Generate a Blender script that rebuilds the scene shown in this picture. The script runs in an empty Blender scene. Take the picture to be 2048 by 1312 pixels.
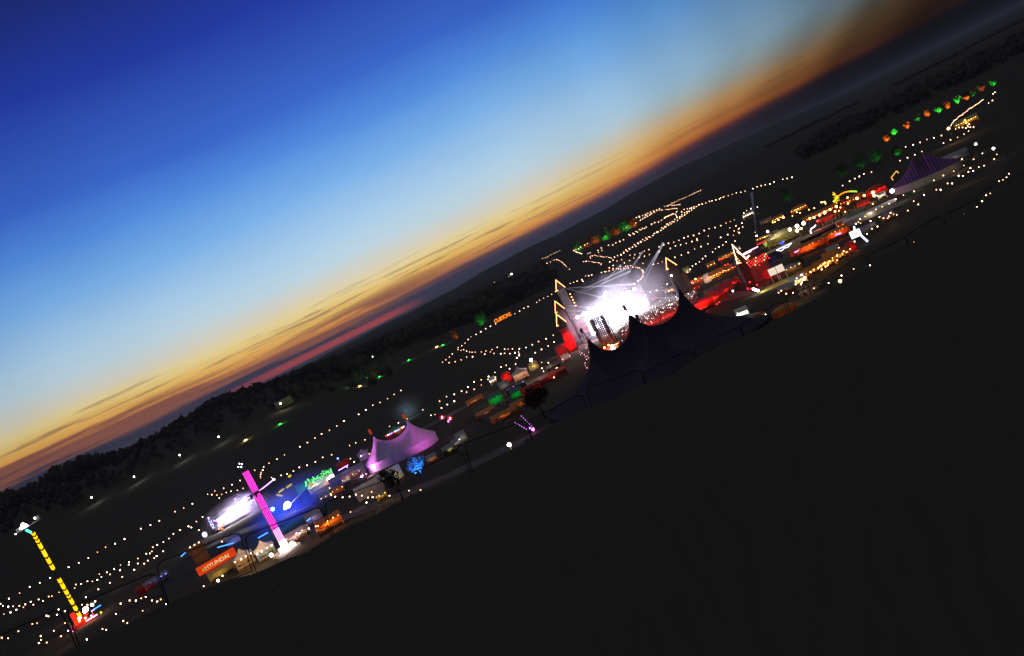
import bpy, math, random
from mathutils import Vector, Matrix
R = math.radians
random.seed(11)
sc = bpy.context.scene
COL = sc.collection

# ------------------------------------------------------------------ camera
W0, H0, FPX = 2048.0, 1312.0, 1593.0
ROLL, PITCH = R(26.3), R(4.13)
CAM = Vector((0, 0, 50.0))
FW = Vector((0, math.cos(PITCH), -math.sin(PITCH)))
UP = Vector((0, math.sin(PITCH), math.cos(PITCH)))
RT = Vector((1, 0, 0))
cx_ = math.cos(ROLL) * RT - math.sin(ROLL) * UP
cy_ = math.sin(ROLL) * RT + math.cos(ROLL) * UP
cz_ = -FW
cam = bpy.data.cameras.new('camera'); camo = bpy.data.objects.new('camera', cam); COL.objects.link(camo)
camo.matrix_world = Matrix(((cx_.x, cy_.x, cz_.x, CAM.x), (cx_.y, cy_.y, cz_.y, CAM.y), (cx_.z, cy_.z, cz_.z, CAM.z), (0, 0, 0, 1)))
cam.sensor_width = 36; cam.lens = 36 * FPX / W0; cam.clip_start = 0.3; cam.clip_end = 30000
sc.camera = camo

# ------------------------------------------------------------------ render settings
sc.view_settings.view_transform = 'Standard'; sc.view_settings.look = 'None'
sc.view_settings.exposure = 0; sc.view_settings.gamma = 1
sc.render.engine = 'CYCLES'
cy = sc.cycles
cy.use_denoising = True
cy.max_bounces = 4; cy.diffuse_bounces = 2; cy.glossy_bounces = 2; cy.transmission_bounces = 2; cy.volume_bounces = 1; cy.transparent_max_bounces = 8
cy.sample_clamp_indirect = 2.0; cy.sample_clamp_direct = 0
cy.volume_step_rate = 1.0; cy.volume_max_steps = 128
cy.caustics_reflective = False; cy.caustics_refractive = False

def lin(c):
    c = c / 255.0
    return c / 12.92 if c <= 0.04045 else ((c + 0.055) / 1.055) ** 2.4
def S(r, g, b): return (lin(r), lin(g), lin(b), 1.0)

# ------------------------------------------------------------------ sky (world): twilight arch by elevation and azimuth
SKY = [(-3, (26, 27, 36)), (0.0, (38, 40, 54)), (0.42, (46, 48, 66)), (1.1, (60, 56, 76)), (1.38, (80, 62, 74)), (1.62, (188, 114, 70)), (1.87, (224, 154, 76)), (2.6, (232, 190, 105)),
       (3.35, (232, 212, 150)), (4.1, (218, 210, 187)), (5.6, (190, 213, 226)), (7.3, (172, 206, 233)), (10.5, (124, 178, 233)), (13.5, (84, 140, 222)), (16.2, (58, 103, 201)),
       (22.4, (35, 57, 157)), (27, (28, 42, 116)), (31, (23, 30, 78)), (36, (24, 32, 76)), (46, (106, 103, 104)), (70, (124, 122, 124))]  # highest stops, out of view, are brightened as fill for the ground
world = bpy.data.worlds.new('World'); sc.world = world; world.use_nodes = True
nt = world.node_tree; nt.nodes.clear()
def N(t, **k):
    n = nt.nodes.new(t)
    for a, b in k.items(): setattr(n, a, b)
    return n
def M(op, a, b=None, c=None, clamp=False):
    n = N('ShaderNodeMath', operation=op, use_clamp=clamp)
    for i, v in enumerate((a, b, c)):
        if v is None: continue
        if isinstance(v, (int, float)): n.inputs[i].default_value = v
        else: nt.links.new(v, n.inputs[i])
    return n.outputs[0]
def MAPR(v, a, b, c, d, smooth=True):
    n = N('ShaderNodeMapRange', interpolation_type='SMOOTHSTEP' if smooth else 'LINEAR')
    nt.links.new(v, n.inputs['Value'])
    for k, x in zip(('From Min', 'From Max', 'To Min', 'To Max'), (a, b, c, d)): n.inputs[k].default_value = x
    return n.outputs[0]
tc = N('ShaderNodeTexCoord'); sep = N('ShaderNodeSeparateXYZ'); nt.links.new(tc.outputs['Generated'], sep.inputs[0])
el = M('MULTIPLY', M('ARCSINE', M('MAXIMUM', M('MINIMUM', sep.outputs[2], 0.9999), -0.9999)), 57.2958)
az = M('MULTIPLY', M('ARCTAN2', sep.outputs[0], sep.outputs[1]), 57.2958)
# gentle waviness so that the bands are not ruled lines; the belt sinks and dims away from the sunset
wv = N('ShaderNodeTexNoise'); wv.inputs['Scale'].default_value = 1.0; wv.inputs['Detail'].default_value = 3
cmb = N('ShaderNodeCombineXYZ'); nt.links.new(M('MULTIPLY', az, 0.09), cmb.inputs[0]); nt.links.new(M('MULTIPLY', el, 0.35), cmb.inputs[1])
nt.links.new(cmb.outputs[0], wv.inputs['Vector'])
shift = M('MULTIPLY', M('ADD', MAPR(az, -32, -12, -.6, 0), MAPR(az, 8, 20, 0, -.45)), MAPR(el, 5.5, 11, 1, 0))
shift = M('MULTIPLY', shift, MAPR(el, 0, 1.4, 0.2, 1))
el2 = M('ADD', M('ADD', el, shift), M('MULTIPLY', M('SUBTRACT', wv.outputs[0], 0.5), MAPR(el, 0.2, 5, 0.25, .9)))
ramp = N('ShaderNodeValToRGB'); ramp.color_ramp.interpolation = 'LINEAR'
def posn(e): return (e + 3) / 75.0
els = ramp.color_ramp.elements
els[0].position = posn(SKY[0][0]); els[0].color = S(*SKY[0][1]); els[1].position = posn(SKY[-1][0]); els[1].color = S(*SKY[-1][1])
for e, c in SKY[1:-1]:
    q = els.new(posn(e)); q.color = S(*c)
nt.links.new(M('DIVIDE', M('ADD', el2, 3), 75.0), ramp.inputs[0])
# azimuth falloff (sunset glow is ahead, dark to the right); only low sky
fr = N('ShaderNodeValToRGB'); fe = fr.color_ramp.elements; fr.color_ramp.interpolation = 'EASE'
FALL = [(-60, .2), (-42, .6), (-33, .80), (-26, .93), (-18, 1.0), (-8, 1.03), (4, 1.0), (12, .87), (18, .64), (23, .46), (29, .23), (33, .075), (38, .02), (60, .02)]
fe[0].position = 0; fe[0].color = (FALL[0][1],) * 3 + (1,); fe[1].position = 1; fe[1].color = (FALL[-1][1],) * 3 + (1,)
for a, v in FALL[1:-1]:
    q = fe.new((a + 60) / 120); q.color = (v, v, v, 1)
az2 = M('ADD', az, M('MULTIPLY', M('MULTIPLY', M('MAXIMUM', M('SUBTRACT', 6.2, el), 0), 1.4), MAPR(az, 10, 26, 0, 1)))
nt.links.new(M('DIVIDE', M('ADD', az2, 60), 120, clamp=True), fr.inputs[0])
lowmask = MAPR(el, 34, 46, 1, 0)
fall = M('ADD', M('MULTIPLY', fr.outputs[0], lowmask), M('SUBTRACT', 1, lowmask))
# streak clouds near the horizon
def cloud(sa, se, seed, lo, hi, det=5):
    n = N('ShaderNodeTexNoise'); n.inputs['Scale'].default_value = 1.0; n.inputs['Detail'].default_value = det; n.inputs['Roughness'].default_value = .55
    c = N('ShaderNodeCombineXYZ'); nt.links.new(M('MULTIPLY', az, sa), c.inputs[0]); nt.links.new(M('MULTIPLY', el, se), c.inputs[1]); c.inputs[2].default_value = seed
    nt.links.new(c.outputs[0], n.inputs['Vector'])
    return MAPR(n.outputs[0], lo, hi, 0, 1)
band1 = M('MULTIPLY', MAPR(el2, 1.0, 1.5, 0, 1), MAPR(el2, 1.9, 2.9, 1, 0))
sides = M('ADD', M('MULTIPLY', MAPR(az, -9, 3, 1, 0), .72), .28)
c1 = M('MULTIPLY', M('MULTIPLY', cloud(.075, 1.55, 3.1, .40, .54), band1), M('MULTIPLY', sides, .92))
mx = N('ShaderNodeMixRGB'); nt.links.new(c1, mx.inputs[0]); nt.links.new(ramp.outputs[0], mx.inputs[1]); mx.inputs[2].default_value = S(132, 82, 72)
# warm gaps inside the low bank, red glow close to the horizon on the left
b3 = M('MULTIPLY', M('MULTIPLY', MAPR(el2, .55, .9, 0, 1), MAPR(el2, 1.2, 1.6, 1, 0)), MAPR(az, -12, -5, .85, 0))
c3 = M('MULTIPLY', cloud(.06, 1.9, 12.7, .42, .54), b3)
mx3 = N('ShaderNodeMixRGB'); nt.links.new(c3, mx3.inputs[0]); nt.links.new(mx.outputs[0], mx3.inputs[1]); mx3.inputs[2].default_value = S(146, 90, 72)
band2 = M('MULTIPLY', MAPR(el, 0.22, 0.44, 0, 1), MAPR(el, 0.62, 0.92, 1, 0))
c2 = M('MULTIPLY', M('MULTIPLY', cloud(.03, .5, 8.4, .28, .42), band2), M('MULTIPLY', MAPR(az, -8, -4, .9, 0), MAPR(az, -22, -15, .08, 1)))
mx2 = N('ShaderNodeMixRGB'); nt.links.new(c2, mx2.inputs[0]); nt.links.new(mx3.outputs[0], mx2.inputs[1]); mx2.inputs[2].default_value = S(176, 74, 76)
c4 = M('MULTIPLY', M('MULTIPLY', cloud(.16, 4.2, 21.3, .54, .66, 7), M('MULTIPLY', MAPR(el2, 1.5, 1.9, 0, 1), MAPR(el2, 2.8, 4.2, 1, 0))), MAPR(az, 2, 14, .6, .25))
mx4 = N('ShaderNodeMixRGB'); nt.links.new(c4, mx4.inputs[0]); nt.links.new(mx2.outputs[0], mx4.inputs[1]); mx4.inputs[2].default_value = S(128, 92, 84)
mx2 = mx4
mul = N('ShaderNodeMixRGB', blend_type='MULTIPLY'); mul.inputs[0].default_value = 1
nt.links.new(mx2.outputs[0], mul.inputs[1]); nt.links.new(fall, mul.inputs[2])
tint = N('ShaderNodeMixRGB'); nt.links.new(MAPR(el, 3.2, 5.4, 0, 1), tint.inputs[0]); tint.inputs[1].default_value = (1.08, .76, .72, 1); tint.inputs[2].default_value = (.86, 1.05, 1.2, 1)
tm = N('ShaderNodeMixRGB', blend_type='MULTIPLY'); nt.links.new(MAPR(az, 6, 20, 0, 1), tm.inputs[0]); nt.links.new(mul.outputs[0], tm.inputs[1]); nt.links.new(tint.outputs[0], tm.inputs[2])
mul = tm
bg = N('ShaderNodeBackground'); nt.links.new(mul.outputs[0], bg.inputs[0]); bg.inputs[1].default_value = 1.0
wo = N('ShaderNodeOutputWorld'); nt.links.new(bg.outputs[0], wo.inputs[0])
try: world.cycles.sampling_method = 'AUTOMATIC'
except Exception: pass

# ------------------------------------------------------------------ helpers
def smooth(a, b, x):
    t = min(1, max(0, (x - a) / (b - a))); return t * t * (3 - 2 * t)
def sb(x, k): # soft max(0,x)
    return 0.5 * (x + math.sqrt(x * x + k * k))
def terr(x, y):
    r = math.hypot(x, y)
    if y < -5:
        return min(72.0, 48.4 - 0.136 * y)
    yb = 26 + 0.25 * max(0, min(x, 60))
    z = 48.4 - (0.136 + 0.0135 * smooth(1, 9, x)) * y - 0.172 * sb(y - yb, 4.0) + 0.07 * min(8, max(0, -x - 9)) * smooth(0, 20, y) + 0.035 * min(30, max(0, x - 5)) * smooth(0, 20, y)
    z += 0.10 * math.sin(x * .9 + y * .3) * smooth(10, 24, y) + .05 * math.sin(x * 2.3 + 1) * smooth(10, 24, y)
    # valley floor
    fl = 0.0
    d = y
    fl += 0.034 * sb(d - 440, 60) * smooth(430, 600, d) if d > 380 else 0
    if d > 1300: fl = min(fl, 29.2) + 0.004 * (d - 1300) * smooth(1300, 2600, d) * 0.6
    fl = min(fl, 46)
    t = x / max(y, 1.0)
    lf = 1 - smooth(-0.34, -0.10, t)
    hill = 50 * smooth(400, 800, d) * (1 - 0.75 * smooth(1000, 2500, d)) * lf
    lf2 = (1 - smooth(-0.20, 0.02, t))
    hill = max(hill, 14 * smooth(520, 900, d) * lf2 * (1 - 0.6 * smooth(1100, 2500, d)) + fl if lf2 > 0 else 0)
    fl = max(fl, hill)
    fl = min(fl, 56)
    if d > 2400:
        q = x / d * FPX
        k = 3 + 10 * smooth(-220, 70, q) + 11 * math.exp(-((q - 470) / 190) ** 2) - 5 * smooth(600, 1000, q) + 1.2 * math.sin(q * .021) + .7 * math.sin(q * .057 + 2)
        fl += (50 + k / FPX * d - fl) * smooth(2400, 5000, d) * (1 if d < 5600 else 1 - smooth(5600, 8000, d))
    if z > fl + 6: return z
    return fl + sb(z - fl, 3.0)
def ray(px, py):
    dx, dy = px - W0 / 2, H0 / 2 - py
    u = dx * math.cos(ROLL) + dy * math.sin(ROLL); v = -dx * math.sin(ROLL) + dy * math.cos(ROLL)
    return (FW + RT * (u / FPX) + UP * (v / FPX))
def P(px, py, h=0.0, d0=205.0, dmax=3000.0):
    """point on the terrain under which something h high is seen at this place of the photograph"""
    d = ray(px, py); t = d0 / d.y; prev = t
    while t < dmax:
        p = CAM + d * t
        if p.z <= terr(p.x, p.y) + h:
            a, b = prev, t
            for _ in range(24):
                m = (a + b) / 2; q = CAM + d * m
                if q.z <= terr(q.x, q.y) + h: b = m
                else: a = m
            q = CAM + d * b
            return Vector((q.x, q.y, terr(q.x, q.y)))
        prev = t; t *= 1.006
    q = CAM + d * dmax
    return Vector((q.x, q.y, terr(q.x, q.y)))
def up_z(px, py, y):
    """height where the view through this place crosses distance y"""
    d = ray(px, py); return (CAM + d * (y / d.y))
def face(p, extra=0.0): return -math.atan2(p.x, p.y) + extra

class MB:
    def __init__(s): s.v = []; s.f = []; s.sm = []
    def add(s, vs, fs, smooth=False):
        o = len(s.v); s.v += [tuple(a) for a in vs]; s.f += [tuple(i + o for i in f) for f in fs]; s.sm += [smooth] * len(fs); return s
    def box(s, c, d, rz=0.0, rx=0.0):
        x, y, z = d[0] / 2, d[1] / 2, d[2] / 2
        m = Matrix.Rotation(rz, 3, 'Z') @ Matrix.Rotation(rx, 3, 'X'); c = Vector(c)
        vs = [c + m @ Vector((i * x, j * y, k * z)) for i in (-1, 1) for j in (-1, 1) for k in (-1, 1)]
        return s.add(vs, [(0, 1, 3, 2), (4, 6, 7, 5), (0, 4, 5, 1), (2, 3, 7, 6), (0, 2, 6, 4), (1, 5, 7, 3)])
    def bar(s, a, b, r, r2=None, n=6):
        a, b = Vector(a), Vector(b); r2 = r if r2 is None else r2; d = b - a
        if d.length < 1e-6: return s
        z = d.normalized(); x = z.orthogonal().normalized(); y = z.cross(x)
        vs = [p + (x * math.cos(2 * math.pi * i / n) + y * math.sin(2 * math.pi * i / n)) * rr for p, rr in ((a, r), (b, r2)) for i in range(n)]
        fs = [(i, (i + 1) % n, n + (i + 1) % n, n + i) for i in range(n)] + [tuple(range(n))[::-1], tuple(range(n, 2 * n))]
        return s.add(vs, fs, True)
    def path(s, pts, r, n=6):
        for a, b in zip(pts, pts[1:]): s.bar(a, b, r, n=n)
        return s
    def ball(s, c, r, sc_=(1, 1, 1), nu=10, nv=7):
        vs = []; fs = []
        for j in range(nv + 1):
            ph = math.pi * j / nv
            for i in range(nu):
                th = 2 * math.pi * i / nu
                vs.append((c[0] + r * sc_[0] * math.sin(ph) * math.cos(th), c[1] + r * sc_[1] * math.sin(ph) * math.sin(th), c[2] + r * sc_[2] * math.cos(ph)))
        for j in range(nv):
            for i in range(nu):
                a, b = j * nu + i, j * nu + (i + 1) % nu
                fs.append((a, b, b + nu, a + nu))
        return s.add(vs, fs, True)
    def build(s, name, mat, parent=None):
        me = bpy.data.meshes.new(name); me.from_pydata(s.v, [], s.f); me.materials.append(mat)
        me.polygons.foreach_set('use_smooth', s.sm); me.update()
        o = bpy.data.objects.new(name, me); COL.objects.link(o)
        if parent is not None: o.parent = parent
        return o
def thing(name, label, cat, loc=(0, 0, 0), rz=0.0, group=None):
    o = bpy.data.objects.new(name, None); COL.objects.link(o); o.empty_display_size = .5
    o.location = loc; o.rotation_euler = (0, 0, rz); o['label'] = label; o['category'] = cat
    if group: o['group'] = group
    return o
def tag(o, label=None, cat=None, group=None, kind=None):
    for k, v in (('label', label), ('category', cat), ('group', group), ('kind', kind)):
        if v: o[k] = v
    return o
def light(name, kind, loc, col, power, parent=None, size=.3, spot=None, blend=.3, aim=None):
    l = bpy.data.lights.new(name, kind); l.color = col; l.energy = power
    if kind == 'AREA': l.size = size
    else: l.shadow_soft_size = size
    if spot: l.spot_size = spot; l.spot_blend = blend
    o = bpy.data.objects.new(name, l); COL.objects.link(o); o.location = loc
    if aim is not None: o.rotation_euler = (Vector(aim) - Vector(loc)).to_track_quat('-Z', 'Y').to_euler()
    if parent is not None: o.parent = parent
    return o

# ------------------------------------------------------------------ materials
MATS = {}
def surf(name, c, rough=.8, var=.35, scale=3.0, bump=0.0, c2=None, metal=0.0, obj=False):
    if name in MATS: return MATS[name]
    m = bpy.data.materials.new(name); m.use_nodes = True; t = m.node_tree; b = t.nodes['Principled BSDF']
    co = t.nodes.new('ShaderNodeTexCoord'); no = t.nodes.new('ShaderNodeTexNoise'); no.inputs['Scale'].default_value = scale; no.inputs['Detail'].default_value = 6
    t.links.new(co.outputs['Object'], no.inputs['Vector'])
    r = t.nodes.new('ShaderNodeValToRGB'); t.links.new(no.outputs[0], r.inputs[0])
    c2 = c2 or tuple(x * (1 - var) for x in c)
    r.color_ramp.elements[0].position = .35; r.color_ramp.elements[0].color = (*c2, 1); r.color_ramp.elements[1].position = .65; r.color_ramp.elements[1].color = (*c, 1)
    t.links.new(r.outputs[0], b.inputs['Base Color']); b.inputs['Roughness'].default_value = rough; b.inputs['Metallic'].default_value = metal
    try: b.inputs['Specular IOR Level'].default_value = .25
    except Exception: pass
    if bump:
        bp = t.nodes.new('ShaderNodeBump'); bp.inputs['Strength'].default_value = bump; t.links.new(no.outputs[0], bp.inputs['Height']); t.links.new(bp.outputs[0], b.inputs['Normal'])
    MATS[name] = m; return m
def glow(name, c, st, samp=False):
    if name in MATS: return MATS[name]
    m = bpy.data.materials.new(name); m.use_nodes = True; t = m.node_tree; t.nodes.clear()
    e = t.nodes.new('ShaderNodeEmission'); e.inputs[0].default_value = (*c, 1); e.inputs[1].default_value = st
    o = t.nodes.new('ShaderNodeOutputMaterial'); t.links.new(e.outputs[0], o.inputs[0])
    m.cycles.emission_sampling = 'AUTO' if samp else 'NONE'
    MATS[name] = m; return m
def smoke(name, dens, col=(1, 1, 1), nscale=.12, lo=.35, hi=.7, aniso=.0):
    m = bpy.data.materials.new(name); m.use_nodes = True; t = m.node_tree; t.nodes.clear()
    v = t.nodes.new('ShaderNodeVolumePrincipled'); v.inputs['Color'].default_value = (*col, 1); v.inputs['Anisotropy'].default_value = aniso
    co = t.nodes.new('ShaderNodeTexCoord'); no = t.nodes.new('ShaderNodeTexNoise'); no.inputs['Scale'].default_value = nscale; no.inputs['Detail'].default_value = 4
    t.links.new(co.outputs['Object'], no.inputs['Vector'])
    mr = t.nodes.new('ShaderNodeMapRange'); mr.interpolation_type = 'SMOOTHSTEP'
    for k, x in zip(('From Min', 'From Max', 'To Min', 'To Max'), (lo, hi, 0.15, 1)): mr.inputs[k].default_value = x
    t.links.new(no.outputs[0], mr.inputs['Value'])
    # fades towards the edge of its own generated box
    g = t.nodes.new('ShaderNodeVectorMath'); g.operation = 'SUBTRACT'; g.inputs[1].default_value = (.5, .5, .4); t.links.new(co.outputs['Generated'], g.inputs[0])
    ln = t.nodes.new('ShaderNodeVectorMath'); ln.operation = 'LENGTH'; t.links.new(g.outputs[0], ln.inputs[0])
    m2 = t.nodes.new('ShaderNodeMapRange'); m2.interpolation_type = 'SMOOTHSTEP'
    for k, x in zip(('From Min', 'From Max', 'To Min', 'To Max'), (.05, .44, 1, 0)): m2.inputs[k].default_value = x
    t.links.new(ln.outputs['Value'], m2.inputs['Value'])
    a = t.nodes.new('ShaderNodeMath'); a.operation = 'MULTIPLY'; t.links.new(mr.outputs[0], a.inputs[0]); t.links.new(m2.outputs[0], a.inputs[1])
    b = t.nodes.new('ShaderNodeMath'); b.operation = 'MULTIPLY'; t.links.new(a.outputs[0], b.inputs[0]); b.inputs[1].default_value = dens
    t.links.new(b.outputs[0], v.inputs['Density'])
    o = t.nodes.new('ShaderNodeOutputMaterial'); t.links.new(v.outputs[0], o.inputs['Volume'])
    return m

GRASS = surf('grass ground', (.070, .064, .051), .95, .4, .35, .1, c2=(.065, .060, .048))
GRASS.node_tree.nodes['Noise Texture'].inputs['Scale'].default_value = .5
DARKM = surf('dark metal', (.03, .03, .032), .5, .3, 2)
FENCEM = surf('fence tube', (.012, .012, .013), .7, .3, 9)
STEEL = surf('steel', (.30, .30, .31), .4, .3, 2, metal=.6)
WOOD = surf('plywood', (.22, .12, .06), .7, .4, 1.2)
CANVW = surf('white canvas', (.74, .70, .62), .8, .15, .8, .1)
CANVG = surf('grey canvas', (.34, .33, .34), .8, .2, .8, .1)
CANVB = surf('dark blue canvas', (.058, .053, .076), .6, .2, .25, .1)
CANVP = surf('purple canvas', (.52, .38, .58), .7, .15, .6, .1)
CANVR = surf('red canvas', (.55, .05, .03), .8, .25, .8, .1)
CANVO = surf('orange canvas', (.62, .24, .05), .8, .25, .8, .1)
CANVY = surf('olive canvas', (.42, .40, .18), .8, .25, .8, .1)
CANVN = surf('green canvas', (.06, .26, .12), .8, .25, .8, .1)
CANVK = surf('black canvas', (.025, .024, .028), .8, .25, .8, .1)
STONE = surf('painted scenery stone', (.16, .14, .13), .9, .4, .5, .3)
SCEN = surf('dark scenery cladding', (.05, .045, .05), .9, .4, .5, .3)
BARK = surf('bark', (.09, .07, .05), .95, .4, 3, .4)
LEAF = surf('leaves', (.075, .10, .045), .9, .45, .7)
LEAFD = surf('wood foliage', (.085, .075, .06), .95, .4, .1)
for m_ in (GRASS, LEAFD, CANVB):
    m_.node_tree.nodes['Principled BSDF'].inputs['Specular IOR Level'].default_value = 0
SKIN = surf('people', (.12, .10, .09), .9, .6, 40)
WARM = glow('warm bulb', (1.0, .50, .27), 12)
WARM2 = glow('warm bulb, dim', (1.0, .40, .16), 7); WARM3 = glow('warm bulb, pale', (1.0, .62, .42), 18)
WARMF = glow('far warm bulb', (1.0, .50, .28), 15)
PINKB = glow('pink bulb', (1.0, .42, .5), 7)
REDB = glow('red bulb', (1.0, .02, .03), 5)
ROOFB = glow('orange edge bulbs', (1.0, .36, .11), 8)
WHITE = glow('white lamp', (1.0, .93, .82), 20)
COOL = glow('cool white lamp', (.9, .95, 1.0), 18)
AMBER = glow('amber lamp', (1.0, .52, .12), 14)
ORANG = glow('orange lamp', (1.0, .28, .04), 8)
BLUEL = glow('blue lamp', (.10, .14, 1.0), 12)
CYANL = glow('cyan lamp', (.12, .55, 1.0), 22)
MAGL = glow('magenta lamp', (1.0, .10, .85), 9)
VIOL = glow('violet lamp', (.45, .18, 1.0), 7)
GREENL = glow('green lamp', (.05, 1.0, .12), 3)
YELL = glow('yellow lamp', (1.0, .72, .03), 3)
REDL = glow('red lamp', (1.0, .03, .03), 9)

# ------------------------------------------------------------------ ground
def build_ground():
    NA = 300; rs = [0.0]
    r = 1.0
    while r < 9000: rs.append(r); r *= 1.045 if r > 60 else 1.07
    vs = [(0, 0, terr(0, 0))]; fs = []
    angs = []
    for i in range(NA):
        t = i / NA
        # denser ahead
        a = -math.pi + 2 * math.pi * t
        a = a - .62 * math.sin(a)
        angs.append(a)
    for r in rs[1:]:
        for a in angs:
            x, y = r * math.sin(a), r * math.cos(a)
            vs.append((x, y, terr(x, y) + (random.uniform(-.03, .03) if r < 60 else 0)))
    for i in range(NA): fs.append((0, 1 + (i + 1) % NA, 1 + i))
    for k in range(len(rs) - 2):
        o = 1 + k * NA
        for i in range(NA):
            j = (i + 1) % NA
            fs.append((o + i, o + j, o + NA + j, o + NA + i))
    m = MB(); m.add(vs, fs, True)
    g = m.build('ground', GRASS); tag(g, kind='structure')
build_ground()

# tussocks of grass over the brow of the hill
def grass():
    m = MB(); rr = random.Random(3)
    for i in range(3500):
        y = rr.uniform(9, 36); x = rr.uniform(-.9, .9) * y
        z = terr(x, y) - .02; h = rr.uniform(.02, .06) * (1.6 if rr.random() < .1 else 1); a = rr.uniform(0, 6.28); w = rr.uniform(.005, .012)
        lx, ly = rr.uniform(-.1, .1), rr.uniform(-.1, .1)
        m.add([(x - w * math.cos(a), y - w * math.sin(a), z), (x + w * math.cos(a), y + w * math.sin(a), z), (x + lx, y + ly, z + h)], [(0, 1, 2)])
    tag(m.build('grass', surf('dry grass', (.088, .078, .056), .95, .4, 2)), kind='stuff')
grass()

# trodden paths on the valley floor
def strip(name, pts, w, mat, dz=.04):
    m = MB(); vs = []
    dense = []
    for a, b in zip(pts, pts[1:]):
        for k in range(12): dense.append(Vector(a).lerp(Vector(b), k / 12))
    dense.append(Vector(pts[-1]))
    for i, p in enumerate(dense):
        d = (dense[min(i + 1, len(dense) - 1)] - dense[max(i - 1, 0)]); n = Vector((-d.y, d.x)).normalized() if d.length else Vector((1, 0))
        for s_ in (-1, 0, 1):
            q = Vector((p.x, p.y)) + n * w * .5 * s_; vs.append((q.x, q.y, terr(q.x, q.y) + dz))
    fs = [(i * 3 + k, i * 3 + k + 1, i * 3 + k + 4, i * 3 + k + 3) for i in range(len(dense) - 1) for k in (0, 1)]
    m.add(vs, fs, True); tag(m.build(name, mat), kind='structure')
PATHM = surf('trodden earth', (.12, .10, .085), .95, .4, .3)
for k, seq in enumerate([
        [(600, 1075), (700, 1030), (880, 960), (1050, 880)],
        [(420, 1090), (640, 1000), (760, 900), (900, 830), (1040, 760)],
        [(1290, 640), (1400, 600), (1480, 590), (1600, 560), (1720, 500)],
        [(1430, 540), (1560, 500), (1640, 440), (1760, 400), (1930, 340)]]):
    strip('path', [P(*q)[:2] for q in seq], 9, PATHM)

# ------------------------------------------------------------------ festoon lights
BULB = MB().ball((0, 0, 0), 1, nu=8, nv=6); SOCK = MB().bar((0, 0, .9), (0, 0, 1.6), .35, n=6)
_bulbme = {}
def bulb_mesh(mat):
    if mat.name not in _bulbme:
        me = bpy.data.meshes.new('bulb'); me.from_pydata(BULB.v, [], BULB.f); me.materials.append(mat); me.polygons.foreach_set('use_smooth', [True] * len(BULB.f)); _bulbme[mat.name] = me
    return _bulbme[mat.name]
_pole = MB().bar((0, 0, 0), (0, 0, 1), .06, n=6)
_poleme = bpy.data.meshes.new('pole'); _poleme.from_pydata(_pole.v, [], _pole.f); _poleme.materials.append(DARKM)
def festoon(label, crop, pts, mat=WARM, h=4.5, k=1.0, poles=True, group='strings of festoon bulbs across the festival', r0=.20):
    ox, oy, s_ = crop
    w = [P(ox + a / s_, oy + b / s_, h) for a, b in pts]
    w = [Vector((q.x, q.y, q.z + h)) for q in w]
    c = sum(w, Vector()) / len(w); base = Vector((c.x, c.y, terr(c.x, c.y)))
    T = thing('festoon_string', label, 'festoon lights', base, 0, group)
    me = bulb_mesh(mat)
    cab = MB(); left = list(w)
    for i, q in enumerate(w):
        o = bpy.data.objects.new('bulb', me if mat is not WARM else bulb_mesh(random.choice((WARM, WARM, WARM2, WARM3)))); COL.objects.link(o); o.parent = T; o.location = q - base
        r = (r0 + .00048 * q.length) * k * .51; r *= random.uniform(.72, 1.18); o.scale = (r, r, r)
        if poles and i % 5 == 0:
            z0 = terr(q.x, q.y) - .2
            p = bpy.data.objects.new('pole', _poleme); COL.objects.link(p); p.parent = T; p.location = (q.x - base.x, q.y - base.y, z0 - base.z); p.scale = (1, 1, q.z + r + .1 - z0)
    # cable: nearest neighbour chain
    order = [0]; rest = set(range(1, len(w)))
    while rest:
        a = w[order[-1]]; b = min(rest, key=lambda j: (w[j] - a).length)
        order.append(b); rest.remove(b)
    for a, b in zip(order, order[1:]):
        if (w[a] - w[b]).length < 40:
            p, q = w[a] - base + Vector((0, 0, .3)), w[b] - base + Vector((0, 0, .3)); md = (p + q) / 2 - Vector((0, 0, .03 * (p - q).length))
            cab.bar(p, md, .02, n=4).bar(md, q, .02, n=4)
    if cab.v: cab.build('cable', DARKM, T)
    if c.y < 430 and mat is WARM: light('string_light', 'POINT', (w[len(w) // 2] - base) - Vector((0, 0, .8)), (1, .6, .35), 160, T, .3)
    return T
A_ = (0, 1000, 4.205); B_ = (360, 880, 4.372); C_ = (600, 780, 4.686); D_ = (880, 640, 4.686); E_ = (850, 480, 5.467); F_ = (1060, 360, 5.467); G_ = (1340, 320, 5.467); H_ = (1640, 340, 5.02); I_ = (1680, 140, 4.372)
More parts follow.
